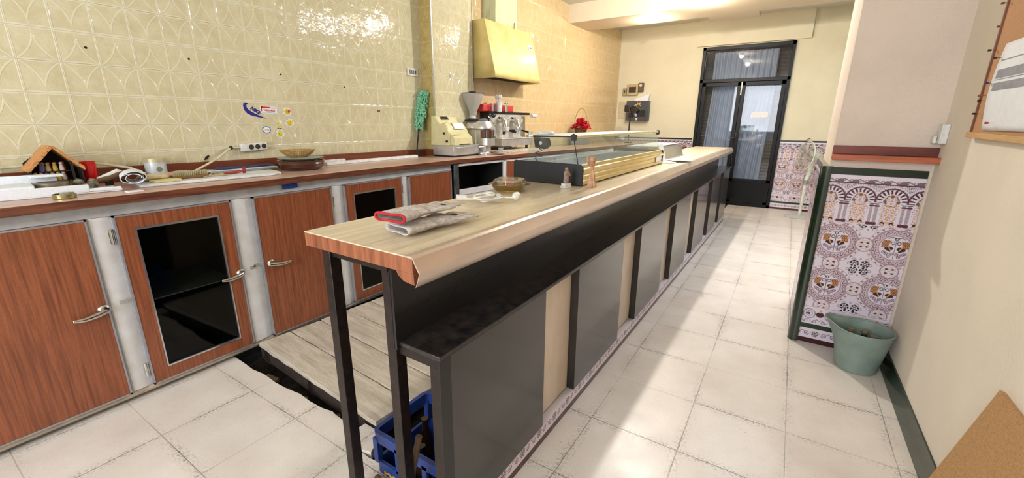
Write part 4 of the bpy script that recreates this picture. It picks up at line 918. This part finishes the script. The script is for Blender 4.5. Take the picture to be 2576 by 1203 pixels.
# polystyrene box
bx = thing('foam_tray', 'long white foam tray full of odds and ends on the worktop', 'tray', (-2.80,.25,ZT), -.10)
FOAM = mat('white_foam', (228,232,238), .8, 0, .05, 120, .001, 400)
MB().box(-.085,.10,-.65,.44,0,.008).box(.088,.10,-.65,.33,.008,.042).box(.088,.10,.33,.44,.008,.022).box(-.085,-.073,-.65,.25,.008,.085).box(-.073,.088,-.65,.165,.008,.052).box(-.073,-.02,.165,.27,.074,.085).build('shell', FOAM, bx, .003)
o = MB().lathe([(0,0),(.052,0),(.055,.003),(.055,.044),(.052,.046),(.047,.043),(0,.042)], 40).build('metal_tin', mat('dull_tin', (150,140,120), .35, .7, .2, 18)); o.location = (-2.78,.475,ZT+.0085); tag(o, 'flat round metal tin inside the foam tray', 'tin')
RUB2 = mat('dark_bits', (70,58,46), .8, 0, .35, 60, .003, 150, c2=(150,140,120))
random.seed(11)
for i, (x_, y_, sx_, sy_, sz_) in enumerate([(-2.80,.565,.025,.022,.026),(-2.755,.60,.022,.026,.018),(-2.815,.615,.022,.020,.024),(-2.745,.55,.016,.016,.014)]):
    m = MB().ball((0,0,sz_),sx_,sy_,sz_,8); m.v = [(v[0]*random.uniform(.88,1.1),v[1]*random.uniform(.88,1.1),v[2]*random.uniform(.92,1.0)) for v in m.v]
    o = m.build('dark_stone', RUB2); o.location = (x_,y_,ZT+.0085); tag(o, ['tallest dark pebble beside the metal tin','brown pebble at the far end of the foam tray','dark pebble at the back edge of the foam tray','smallest dark pebble in the foam tray'][i], 'pebble', 'pebbles in the foam tray')
t = thing('carved_duck', 'small brown wooden bird with white back on the foam tray', 'ornament', (-2.875,.705,ZT), .2)
m = MB().tube([(0,-.07,.035),(0,-.03,.040),(0,.02,.055),(0,.05,.058),(0,.065,.052)], [.008,.016,.018,.016,.006], 12); m.build('body', mat('brown_bird', (110,84,60), .5), t)
MB().tube([(0,-.06,.047),(0,-.01,.058),(0,.03,.074),(0,.048,.072)], [.004,.012,.012,.004], 10).build('back', WHITE, t); MB().box(-.006,.006,-.03,0,0,.035).build('stand', BLKMET, t)
tn = thing('jar_lid', 'open gold and glass jar lid on the front edge of the worktop', 'lid', (-2.60,.47,ZT), .2)
MB().lathe([(.036,0),(.038,.002),(.038,.018),(.035,.019),(.034,.004),(0,.003)], 36).build('ring', mat('brass_ring', (170,160,110), .25, .8), tn)
MB().lathe([(0,.012),(.022,.013),(.024,.024),(0,.026)], 28, c=(-.004,.01,0)).build('glass_knob', mat('smoke_knob', (190,186,170), .1, .3), tn)
# nativity house
hs = thing('nativity_house', 'small wooden stable model with thatched roof full of tiny figures', 'model house', (-2.95,.52,ZT), .0)
RW = wood('roof_straw', (206,150,92), (170,112,60), 1, 80, .8)
for sg_ in (-1,1):
    m = MB().box(-.055,.085,0,.145,0,.008)
    for q in range(5): m.box(-.056,.086,.002+q*.028,.026+q*.028,.008,.0125)
    m.xf(Matrix.Translation((0,0,.205)) @ Matrix.Rotation(-.86 if sg_ > 0 else PI+.86, 4, 'X') @ Matrix.Translation((0,0,-.004 if sg_ > 0 else -.008)))
    if sg_ < 0: pass
    m.build('roof_panel', RW, hs)
DKW = mat('dark_stable_wood', (38,26,18), .8)
MB().box(-.05,-.044,-.085,.085,.0,.13).prism([(-.085,.13),(.085,.13),(0,.198)], 'x', -.05, -.044).box(-.05,.07,-.088,-.082,0,.11).box(-.05,.07,.082,.088,0,.11).box(-.05,.075,-.088,.088,0,.006).box(.06,.07,.05,.058,.006,.14).build('frame', DKW, hs)
random.seed(21)
cl = [(205,190,180),(150,60,60),(90,80,120),(220,215,210),(180,150,110),(120,50,50),(200,170,60),(60,60,90)]
fi = 0
for lv, (zz, yr) in enumerate([(.0065,7),(.0500,6),(.0935,4)]):
    for q in range(yr):
        for w_ in range(2):
            y_ = -.068+.128*(q+.5*w_)/(7) if lv < 2 else -.045+.09*(q+.5*w_)/4; x_ = .045-.030*w_; kx = random.uniform(.85,1.15)
            m = MB().lathe([(.0088,0),(.0092,.010),(.0062,.026),(.003,.029)], 10).ball((0,0,.033),.0072,n=6)
            o = m.build('tiny_figure', mat('figure_%d' % (fi % 8), cl[fi % 8], .6)); fi += 1; o.location = (-2.95+x_,.52+y_,ZT+zz); tag(o, 'tiny painted figure crowded inside the stable model', 'figurine', 'tiny figures in the stable model')
MB().box(-.043,.060,-.06,.048,.0895,.0930).build('upper_floor', DKW, hs)
MB().box(-.043,.058,-.08,.048,.0455,.0495).build('upper_floor', DKW, hs)
o = thing('candle_cup', 'small red plastic candle cup beside the stable model', 'cup', (-2.95,.645,ZT))
MB().lathe([(.0,0),(.025,0),(.030,.125),(.028,.125),(.023,.004),(0,.004)], 28).build('cup', mat('saturated_red_cup', (215,20,22), .25), o)  # plain saturated red plastic, no emission
# power strip on wall with cable
ps = thing('power_strip', 'white three socket power strip hanging on the tiled wall', 'power strip', (-3.0855,1.43,1.145))
mxr = Matrix.Rotation(.04, 4, 'X')
m = MB().box(0,.032,0,.172,0,.052); m.xf(mxr); m.build('housing', WHITE, ps, .006)
for q in range(3):
    m = MB().lathe([(.020,.0),(.020,.003)], 26, axis='x', c=(.0315,.062+q*.042,.027)); m.xf(mxr); m.build('socket_rim', WHITE, ps)
    m = MB().lathe([(.0,.0),(.017,.0),(.017,.0012),(0,.0012)], 26, axis='x', c=(.0335,.062+q*.042,.027)); m.xf(mxr); so_ = m.build('socket', mat('dark_socket', (52,44,36), .5), ps)
    m = MB(); 
    for e_ in (-.006,.006): m.cyl((.0346,.062+q*.042+e_,.023),(.0352,.062+q*.042+e_,.023),.0022,n=8)
    m.xf(mxr); m.build('contact', BLACK, so_)
MB().tube([(.016,0,.03),(.02,-.03,.028),(.022,-.06,.030),(.04,-.10,.01),(.07,-.17,-.03),(.10,-.26,-.065),(.13,-.33,-.09)], .006, 10).build('cable', mat('cream_cable', (220,212,180), .5), ps)
MB().cyl((.024,-.068,.028),(.02,-.056,.031),.011,n=12).build('cable_tie', BLKMET, ps)
o = MB().tube([(-3.03,.15,1.13),(-3.04,.3,1.13),(-3.05,.45,1.13),(-3.04,.66,1.128),(-3.03,.72,1.122),(-3.0,.82,1.095),(-2.97,.87,1.06)], .007, 10).build('wall_cable', mat('cream_cable', (220,212,180), .5)); tag(o, 'cream cable along the wall behind the stable model', 'cable')
o = MB().prism([(0,0),(.018,.004),(.034,.022),(.03,.03),(.012,.02)], 'x', 0, .002).build('tape_scrap', BLKMET); o.location = (-3.084,1.21,1.105); tag(o, 'scrap of dark tape stuck on the tiles above the folders', 'tape')

# ---------------------------------------------------------------- stickers on the wall
NAV = mat('navy_print', (28,28,140), .4); YEL = mat('yellow_print_bright', (240,212,40), .4); REDP = mat('red_print', (205,55,45), .4); SKY = mat('blue_print', (60,140,190), .4); INK = mat('ink_print', (40,40,44), .5)
XW = -3.0855
def disc(m, r_, x0, x1, n=28, cy=0, cz=0, sy=1, sz=1): return m.prism([(cy+r_*sy*math.cos(2*PI*i/n), cz+r_*sz*math.sin(2*PI*i/n)) for i in range(n)], 'x', x0, x1)
# swoosh with lettering
sw = thing('swoosh_sticker', 'dark blue curved tick sticker with slanted lettering on the tiles', 'sticker', (XW,1.555,1.394)); sw.rotation_euler = (-.55,0,0)
s_out = [(-.074,.006),(-.080,.020),(-.076,.034),(-.066,.041),(-.054,.040),(-.060,.030),(-.060,.019),(-.050,.009),(-.034,.004),(-.01,.003),(.03,.006),(.088,.014),(.03,-.009),(-.01,-.021),(-.036,-.022),(-.060,-.012)]
MB().prism(s_out, 'x', .0004, .0012).build('print', NAV, sw)
text('NIKE', .030, NAV, sw, 'lettering', (.0012,.002,.023), WROT, .0004, 1.0, .25, .0013)
t = thing('tallares_sticker', 'white rectangular sticker with red lettering on the tiles', 'sticker', (XW,1.660,1.419)); t.rotation_euler = (-.04,0,0)
MB().box(.0003,.001,-.058,.058,-.024,.024).build('backing', PAPER, t)
text('TALLARES', .0185, REDP, t, 'lettering', (.0012,.004,-.004), WROT, .0003, .95, 0, .0006)
text('MOTOR', .010, INK, t, 'lettering', (.0012,.033,.013), WROT, .0003)
MB().box(.001,.0014,-.052,-.045,-.012,.020).box(.001,.0014,-.052,.010,.010,.020).box(.0014,.0017,-.042,.0,.0125,.0165).build('print', REDP, t)
MB().box(.001,.0013,-.05,.05,-.0195,-.0175).build('rule', SKY, t)
t = thing('oval_sticker', 'small blue and white oval sticker with red script on the tiles', 'sticker', (XW,1.626,1.285))
disc(MB(), .029, .0003, .0010, sz=.85).build('border', SKY, t); disc(MB(), .024, .0010, .0014, sz=.8).build('centre', PAPER, t); text('Carmy', .014, REDP, t, 'lettering', (.0016,0,0), WROT, .0003, 1, .2)
def smiley(y, z, rad, label, extra=None, face=True, R=.031):
    t = thing('smiley_sticker', label, 'sticker', (XW,y,z), 0, 'smiley stickers on the tiles')
    disc(MB(), R, .0003, .0008).build('backing', PAPER, t)
    fc = disc(MB(), rad, .0008, .0012).build('face', YEL, t)
    if face:
        disc(disc(MB(), .0022, .0012, .0016, 10, -.006, .005, 1, 1.6), .0022, .0012, .0016, 10, .006, .005, 1, 1.6).build('eye', INK, fc)
        MB().tube([(.0014,-.010,-.003),(.0014,-.006,-.009),(.0014,0,-.011),(.0014,.006,-.009),(.0014,.010,-.003)], .0009, 6).build('smile', INK, fc)
    m = MB()
    for q in range(18):
        a_ = 2*PI*q/18
        if (q*5) % 7 > 1: m.box(.0008,.0011,(R-.005)*math.cos(a_)-.0016,(R-.005)*math.cos(a_)+.0016,(R-.005)*math.sin(a_)-.002,(R-.005)*math.sin(a_)+.002)
    m.build('ring_lettering', INK, t)
    return t
s1 = smiley(1.792, 1.410, .021, 'smiley sticker with a red patch, topmost of the smileys')
disc(MB(), .010, .0016, .002, 16, .012, .002).build('hand', REDP, s1)
smiley(1.799, 1.331, .021, 'intact smiling round sticker, rightmost of the smileys')
smiley(1.718, 1.256, .020, 'smiley sticker with printed ring, lowest of the smileys')
t = thing('torn_sticker', 'torn remains of a yellow sticker between the smileys', 'sticker', (XW,1.720,1.325))
MB().prism([(-.018,.004),(-.002,.010),(.006,.026),(.022,.020),(.022,.004),(.0,-.002)], 'x', .0003, .0009).build('backing', PAPER, t)
MB().prism([(-.018,.003),(-.010,.012),(.004,.012),(.008,.003),(.0,-.002)], 'x', .0009, .0013).prism([(-.010,-.010),(.012,-.010),(.008,-.022),(-.006,-.020)], 'x', .0003, .0009).build('print', YEL, t)
MB().box(.0009,.0013,-.016,-.004,-.032,-.028).box(.0009,.0013,.0,.014,-.033,-.029).build('lettering', INK, t)
o = MB().prism([(-.010,-.012),(.010,-.018),(.012,.016),(.002,.014),(-.010,.004)], 'x', .0003, .001).build('sticker_scrap', PAPER); o.location = (XW,1.826,1.244); tag(o, 'small white sticker scrap right of the smileys', 'sticker')
for i, (y_, z_) in enumerate([(1.231,1.698),(.78,1.700),(1.78,1.66),(2.29,1.61)]):
    o = disc(MB(), .006, .0, .0008, 12).build('drill_hole', mat('drill_hole', (24,18,12), .9)); o.location = (XW-.0002,y_,z_)
    tag(o, ['second drill hole from the left on the tiled wall','leftmost dark drill hole in the tiled wall','drill hole right of centre on the tiled wall','faint drill hole above the worktop strips'][i], 'hole', 'drill holes in the tiled wall')
o = MB().prism([(-.018,.0),(-.01,.012),(.004,.008),(.018,.014),(.014,-.004),(.006,-.010)], 'x', 0, .0008).build('chipped_glaze', mat('chip_brown', (120,86,70), .8)); o.location = (XW,2.62,1.43); tag(o, 'brown chip in the wall tile glaze', 'chip')
t = thing('socket_plate', 'white wall plate with four black slots near the pier', 'switch', (XW,3.05,1.792))
MB().box(0,.010,-.068,.068,-.036,.036).build('plate', WHITE, t, .005)
for q in range(4): MB().box(.010,.0106,-.036+q*.024-.005,-.036+q*.024+.005,-.019,.019).build('slot', BLACK, t)
t = thing('wall_hook', 'small grey hook on the tiled pier', 'hook', (-2.9395,3.42,1.80))
MB().box(0,.004,-.010,.010,-.02,.02).tube([(.004,0,-.005),(.014,0,-.012),(.014,0,-.024),(.006,0,-.03)], .004, 8).build('hook_body', STEEL, t)

# ---------------------------------------------------------------- poinsettia basket
pt = thing('flower_basket', 'red poinsettia in a dark wicker basket with hoop handle on the back bar', 'flower basket', (-2.72,6.15,ZT+.131))
o = MB().box(-.1,.1,-.12,.12,0,.13).build('added_support_box', GRYAL, None, .003); o.location = (-2.72,6.15,ZT); tag(o, 'added grey support box under the poinsettia basket', 'box')  # box is an added, assumed support that lifts the basket to its height
pt.scale = (1.15,1.15,1.15)
MB().lathe([(0,0),(.06,0),(.085,.09),(.088,.10),(.075,.10),(0,.09)], 28).build('basket', mat('dark_wicker', (72,44,32), .7, 0, .3, 90, .004, 150, c2=(140,90,56)), pt)
hz = [(.095*math.cos(a_),0,.10+.245*math.sin(a_)) for a_ in [PI*i/24 for i in range(25)]]
MB().tube(hz, .0045, 8).build('handle', WK, pt)
random.seed(9); m = MB()
for i in range(80):
    a_ = random.uniform(0,2*PI); R_ = random.uniform(.01,.13); cx_, cy_, cz_ = R_*.8*math.cos(a_), R_*1.15*math.sin(a_), .19-.75*R_+random.uniform(-.02,.03)
    for q in range(6):
        b_ = 2*PI*q/6+i; l_ = random.uniform(.042,.062); dx, dy = math.cos(b_), math.sin(b_)
        p0 = Vector((cx_,cy_,cz_)); tip = p0+Vector((dx*l_*.85,dy*l_*.85,random.uniform(-.02,.035))); md_ = p0+Vector((dx*l_*.5,dy*l_*.5,.010)); sd = Vector((-dy,dx,0))*.017
        o_ = len(m.v); m.add([p0,md_+sd,tip,md_-sd], [(0,1,2,3)])
m.build('bracts', mat('poinsettia_red', (236,52,74), .6, 0, .2, 50), pt)

# ---------------------------------------------------------------- far wall fittings
YW = YF-.0005
t = thing('fuse_box', 'cream fuse box with dark window on the far wall', 'fuse box', (-2.555,YW,1.92))
MB().box(-.10,.10,-.05,0,-.095,.095).build('case', mat('aged_cream_plastic', (196,180,130), .5), t, .005); MB().box(-.065,.065,-.052,-.0505,-.05,.05).build('window', mat('dark_brown_window', (50,34,24), .3), t)
t = thing('meter_box', 'small brown meter box touching the fuse box', 'meter box', (-2.405,YW,1.958))
MB().box(-.045,.045,-.06,0,-.08,.075).build('case', mat('brown_case', (104,84,58), .5), t, .006); MB().lathe([(0,0),(.025,0),(.025,-.008),(0,-.01)], 20, axis='y', c=(0,-.061,.03)).build('dial', STEEL, t)
t = thing('wall_socket', 'small grey socket left of the fuse box', 'socket', (-2.705,YW,1.885))
MB().box(-.032,.032,-.03,0,-.065,.065).build('case', mat('tan_plastic', (170,156,116), .5), t, .004); MB().box(-.012,.012,-.032,-.0305,-.01,.03).build('slot', BLACK, t)
o = MB().box(-.085,.085,-.012,0,-.155,.155).build('wall_panel', mat('beige_panel', (214,200,170), .7), None, .002); o.location = (-2.715,YW,1.565); tag(o, 'beige board on the far wall behind the desk lamp', 'board')
t = thing('letter_box', 'dark grey wall cabinet with gecko ornament and black slot', 'cabinet', (-2.42,YW,1.552))
DG = mat('slate_grey_metal', (66,70,78), .4)
MB().box(-.20,.20,-.12,0,-.17,.17).build('case', DG, t, .004); MB().box(-.115,.155,-.1215,-.1203,-.105,.012).build('window', BLACK, t); MB().box(.0,.008,-.123,-.1216,-.105,.02).build('mullion', DG, t)
MB().lathe([(0,0),(.024,0),(.022,-.006),(0,-.008)], 16, axis='y', c=(0,-.121,-.145), ).build('lock', WHITE, t)
m = MB().tube([(-.07,-.126,.025),(-.06,-.126,.07),(-.03,-.126,.10),(.01,-.126,.105),(.045,-.126,.12),(.06,-.126,.135)], [.004,.010,.012,.014,.014,.008], 10)
m.tube([(.02,-.126,.11),(.0,-.126,.145),(.012,-.126,.155)], .006, 8).tube([(.035,-.126,.11),(.065,-.126,.085),(.07,-.126,.07)], .006, 8).tube([(-.02,-.126,.10),(.0,-.126,.06),(-.03,-.126,.03)], .006, 8).tube([(.045,-.126,.12),(.05,-.126,.155)], .005, 8)
gk = m.build('gecko_ornament', mat('gecko_tan', (220,176,104), .6)); gk.location = (-2.42,YW-.011,1.552); tag(gk, 'tan gecko ornament stuck on the dark grey wall cabinet', 'ornament')
o = MB().prism([(0,0),(.24,0),(.27,.115),(.10,.055),(.005,.04)], 'y', -.10, -.004).build('paper_bundle', PAPER); o.location = (-2.49,YW,1.7225); tag(o, 'white papers on top of the grey wall cabinet', 'paper')
t = thing('desk_lamp', 'black clip lamp on a thin stem in front of the grey wall cabinet', 'lamp', (-2.28,7.1,ZT))
MB().lathe([(0,0),(.07,0),(.07,.012),(.02,.02),(0,.02)], 24).tube([(0,0,.02),(0,0,.30),(.01,0,.44)], .011, 10).build('stem', BLACK, t)
MB().lathe([(.03,.0),(.06,.05),(.085,.13),(.08,.13),(.0,.02)], 28, c=(-.02,0,0)).xf(Matrix.Translation((.0,0,.56)) @ Matrix.Rotation(2.4, 4, 'Y')).build('shade', BLACK, t)
MB().box(-.09,-.02,-.04,.04,.50,.60).box(-.02,.06,-.03,.03,.40,.48).build('head', BLKMET, t, .008)
MB().prism([(.03,.56),(.045,.555),(.11,.44),(.095,.42)], 'y', -.03, .03).build('reflector', mat('lamp_blue_white', (190,205,240), .2), t)

# ---------------------------------------------------------------- pedestal fan
fn = thing('pedestal_fan', 'white pedestal fan beside the patterned dado at the end of the corridor', 'fan', (.265,7.5,0), 0)
FW = mat('aged_white_plastic', (218,220,208), .45)
MB().lathe([(0,0),(.19,0),(.195,.008),(.15,.02),(.03,.035),(.025,.06),(0,.06)], 40).build('base', mat('grey_base', (190,195,192), .4), fn)
MB().cyl((0,0,.05),(0.003,0,.50),.021,n=20).cyl((.003,0,.53),(.03,0,.74),.028,.030,n=20).build('pole', FW, fn)
MB().cyl((.003,0,.49),(.003,0,.55),.034,n=20).build('collar', mat('grey_collar', (140,150,150), .4), fn)
ax = Vector((-.86,-.42,.10)).normalized(); cc = Vector((-.05,-.02,.90)); q_ = ax.to_track_quat('Z','Y').to_matrix().to_4x4(); TM = Matrix.Translation(cc) @ q_
MB().lathe([(0,-.20),(.05,-.195),(.07,-.15),(.072,-.06),(.05,-.045),(0,-.045)], 24).xf(TM).build('motor', FW, fn)
MB().cyl((.03,0,.74),tuple(cc+ax*-.12),.02,n=12).build('neck', FW, fn)
m = MB(); RG = .20
for q in range(44):
    a_ = 2*PI*q/44
    for s_ in (1,-1): m.tube([(math.cos(a_)*R_,math.sin(a_)*R_,s_*z_) for (R_, z_) in ((.03,.055),(.11,.052),(.175,.035),(RG,.004))], .0013, 4)
for s_ in (1,-1): m.tube([(math.cos(2*PI*q/40)*.11,math.sin(2*PI*q/40)*.11,s_*.052) for q in range(40)], .0013, 4, True)
m.lathe([(0,.05),(.032,.05),(.032,.058),(0,.06)], 20); m.xf(TM).build('grille', mat('grille_wire', (170,165,155), .5, .3), fn)
MB().tube([(math.cos(2*PI*q/48)*RG,math.sin(2*PI*q/48)*RG,0) for q in range(48)], .008, 8, True).xf(TM).build('guard_rim', FW, fn)
m = MB()
for q in range(3):
    a_ = 2*PI*q/3
    m.add([(math.cos(a_+d_)*R_, math.sin(a_+d_)*R_, z_) for (d_, R_, z_) in ((0,.03,-.01),(-.3,.16,-.018),(.1,.18,.0),(.5,.16,.018),(.6,.03,.01))], [(0,1,2,3,4)])
m.xf(TM).build('blades', mat('blade_plastic', (190,190,180), .4), fn, solid=.002)
o = MB().tube([(.18,YW-.02,1.095),(.22,YW-.03,1.12),(.24,YW-.03,1.125)], [.003,.004,.009], 8).build('wall_peg', mat('brown_peg', (120,96,70), .7)); tag(o, 'small tan peg on the wall above the dado', 'peg')

# ---------------------------------------------------------------- shelf, thermostat, cork board, bucket, leaning board
SHW = mat('mahogany_shelf', (120,46,28), .4, 0, .25, 20, c2=(84,28,18), st=(.2,1,1))
s_ = thing('wall_shelf', 'small reddish wooden shelf on the pillar above the tile dado', 'shelf', (.43,3.066,1.185))
MB().box(-.222,.222,-.016,0,-.005,.042).build('backboard', SHW, s_, .002)
MB().box(-.222,.222,-.080,-.0,-.036,-.0055).build('shelf_board', wood('shelf_wood', (184,98,60), (150,72,40), 0, 50, .4), s_, .002)
t = thing('wall_switch', 'white switch box on the right wall beside the pillar', 'switch', (.6495,3.005,1.30))
MB().box(-.030,0,-.035,.035,-.05,.045).build('housing', WHITE, t, .003); MB().box(-.045,-.031,.0,.045,-.05,-.012).build('rocker', WHITE, t, .003)
cbk = thing('cork_board', 'framed cork notice board on the right wall', 'notice board', (.6495,2.60,1.300)); cbk.rotation_euler = (.012,0,0)
CORK = mat('cork', (196,150,108), .9, 0, .15, 220, .001, 300, c2=(172,124,84))
MB().box(-.014,-.002,-1.25,-.008,.012,.86).build('cork_panel', CORK, cbk)
FW2 = wood('pine_frame', (206,166,110), (190,146,90), 1, 40, .5)
MB().box(-.028,0,-1.27,.008,-.008,.014).box(-.020,0,-1.27,.008,.86,.88).box(-.020,0,-1.27,-1.25,.014,.86).build('frame', FW2, cbk, .001)
MB().box(-.020,0,-.008,.004,.014,.86).build('side_frame', mat('dark_frame_edge', (120,70,40), .5), cbk, .001)
pins = [(.0,.50,(120,70,50)),(.03,.42,(120,70,50)),(.0,.33,(40,25,25)),(-.035,.155,(150,90,50)),(-.045,.135,(40,20,20)),(-.028,.085,(40,20,20))]
for i, (y_, z_, c_) in enumerate(pins):
    o = MB().tube([(0,0,0),(-.012,0,0),(-.014,0,0),(-.024,0,0)], [.0008,.0010,.0035,.0042], 8).build('push_pin', mat('pin_%d' % i, c_, .4)); o.location = (.6345 if i != 1 else .6485,2.592+y_-.012,1.302+z_)
    tag(o, ['topmost brown push pin on the cork board edge','brown push pin stuck in the wall left of the cork board','dark push pin midway down the cork board edge','tan push pin near the lower corner of the cork board','black push pin below the tan one','lowest black push pin on the cork board'][i], 'push pin', 'push pins on the cork board')
def note(x_, y0, y1, z0, z1, cu, nm, lb, lines, tilt):
    t = thing(nm, lb, 'paper', (x_,0,0))
    def fn_(u, v):
        y_ = y1+(y0-y1)*u+tilt*v*0; return (-cu*math.sin(v*PI)*(.3+.7*(1-u))-.001, y_-tilt*(1-v)*(1-u)*-1, z0+(z1-z0)*v)
    MB().grid(fn_, 12, 16).build('sheet', PAPER, t, solid=.0006)
    m = MB()
    for (v_, th_, c_) in lines: m.grid(lambda u, v: tuple(Vector(fn_(.06+.9*u, v_+th_*v))+Vector((-.0012,0,0))), 12, 2)
    if lines: m.build('print', mat('grey_print', (150,150,158), .8), t)
    return t
note(.6325,1.95,2.475,1.322,1.64,.012,'notice_sheet','large white notice with printed grey rows on the cork board',[(.46,.09,0),(.60,.10,0),(.80,.012,0),(.58,.008,0)],.0)
for i, (y_, z_, c_) in enumerate([(2.465,1.59,(40,40,44)),(2.47,1.50,(30,40,120)),(2.35,1.35,(170,30,40))]):
    o = MB().tube([(0,0,0),(-.012,0,0),(-.014,0,0),(-.024,0,0)], [.0008,.0010,.0035,.0042], 8).build('push_pin', mat('npin_%d' % i, c_, .4)); o.location = (.6265,y_,z_)
    tag(o, ['black push pin at the top corner of the notice','blue push pin on the left edge of the notice','red push pin at the bottom of the notice'][i], 'push pin', 'push pins on the cork board')
# leaning board bottom right
lb = thing('leaning_board', 'brown fibreboard sheet leaning against the right wall at the frame corner', 'board', (.648,1.715,0))
m = MB().hexa([(-.13,.0,.0),(-.13,-1.3,.0),(-.0,-1.3,.575),(-.0,0,.575),(-.142,.0,.003),(-.142,-1.3,.003),(-.012,-1.3,.578),(-.012,0,.578)])
m.build('sheet', mat('fibreboard', (190,146,96), .8, 0, .15, 160, .001, 300), lb)
# bucket
bk = thing('bucket', 'grey green plastic bucket with spout in the corner by the pillar', 'bucket', (.498,2.865,0), .0)
bk.scale = (.86,.86,.92)
BKM = mat('grey_green_plastic', (132,150,140), .45, 0, .1, 10)
def bucket(u, v, th=0):
    a_ = u*2*PI; z_ = .004+v*.262; R_ = (.112+.042*v)-th
    sp_ = max(0, math.cos(a_-2.75))**14*.06*max(0, (v-.45)/.55)**1.5
    return ((R_+sp_)*math.cos(a_), (R_+sp_)*math.sin(a_), z_+max(0,math.cos(a_-2.75))**10*.012*v**3)
MB().grid(lambda u, v: bucket(u, v), 72, 18).lathe([(0,.004),(.112,.004)], 72).build('shell', BKM, bk, solid=.003)
MB().tube([(lambda p: (p[0],p[1],p[2]))(bucket(q/72, 1, -.002)) for q in range(72)], .0045, 8, True).build('rim', BKM, bk)
MB().tube([(-.02+.16*math.cos(a_)*0+.155*math.cos(a_),.155*math.sin(a_)*.5-.06,.24-.02*math.sin(a_)) for a_ in [PI*1.75+i*PI*.6/8 for i in range(9)]], .003, 6).build('handle', BKM, bk)
DB = mat('dark_bottle', (54,66,58), .3)
for i, (x_, y_) in enumerate([(-.045,.03),(.02,.035),(.05,-.02)]):
    o = thing('bottle', ['dark bottle in the bucket nearest the spout','dark corked bottle in the middle of the bucket','dark bottle at the wall side of the bucket'][i], 'bottle', (.492+x_,2.865+y_,.006))
    MB().lathe([(0,0),(.028,0),(.030,.01),(.030,.12),(.014,.165),(.013,.20),(0,.20)], 18).build('body', DB, o); MB().lathe([(.015,.195),(.015,.212),(0,.213)], 14).build('cap', mat('cork_cap', (140,120,100), .7), o)
# small plaster patch cover on dining side left empty
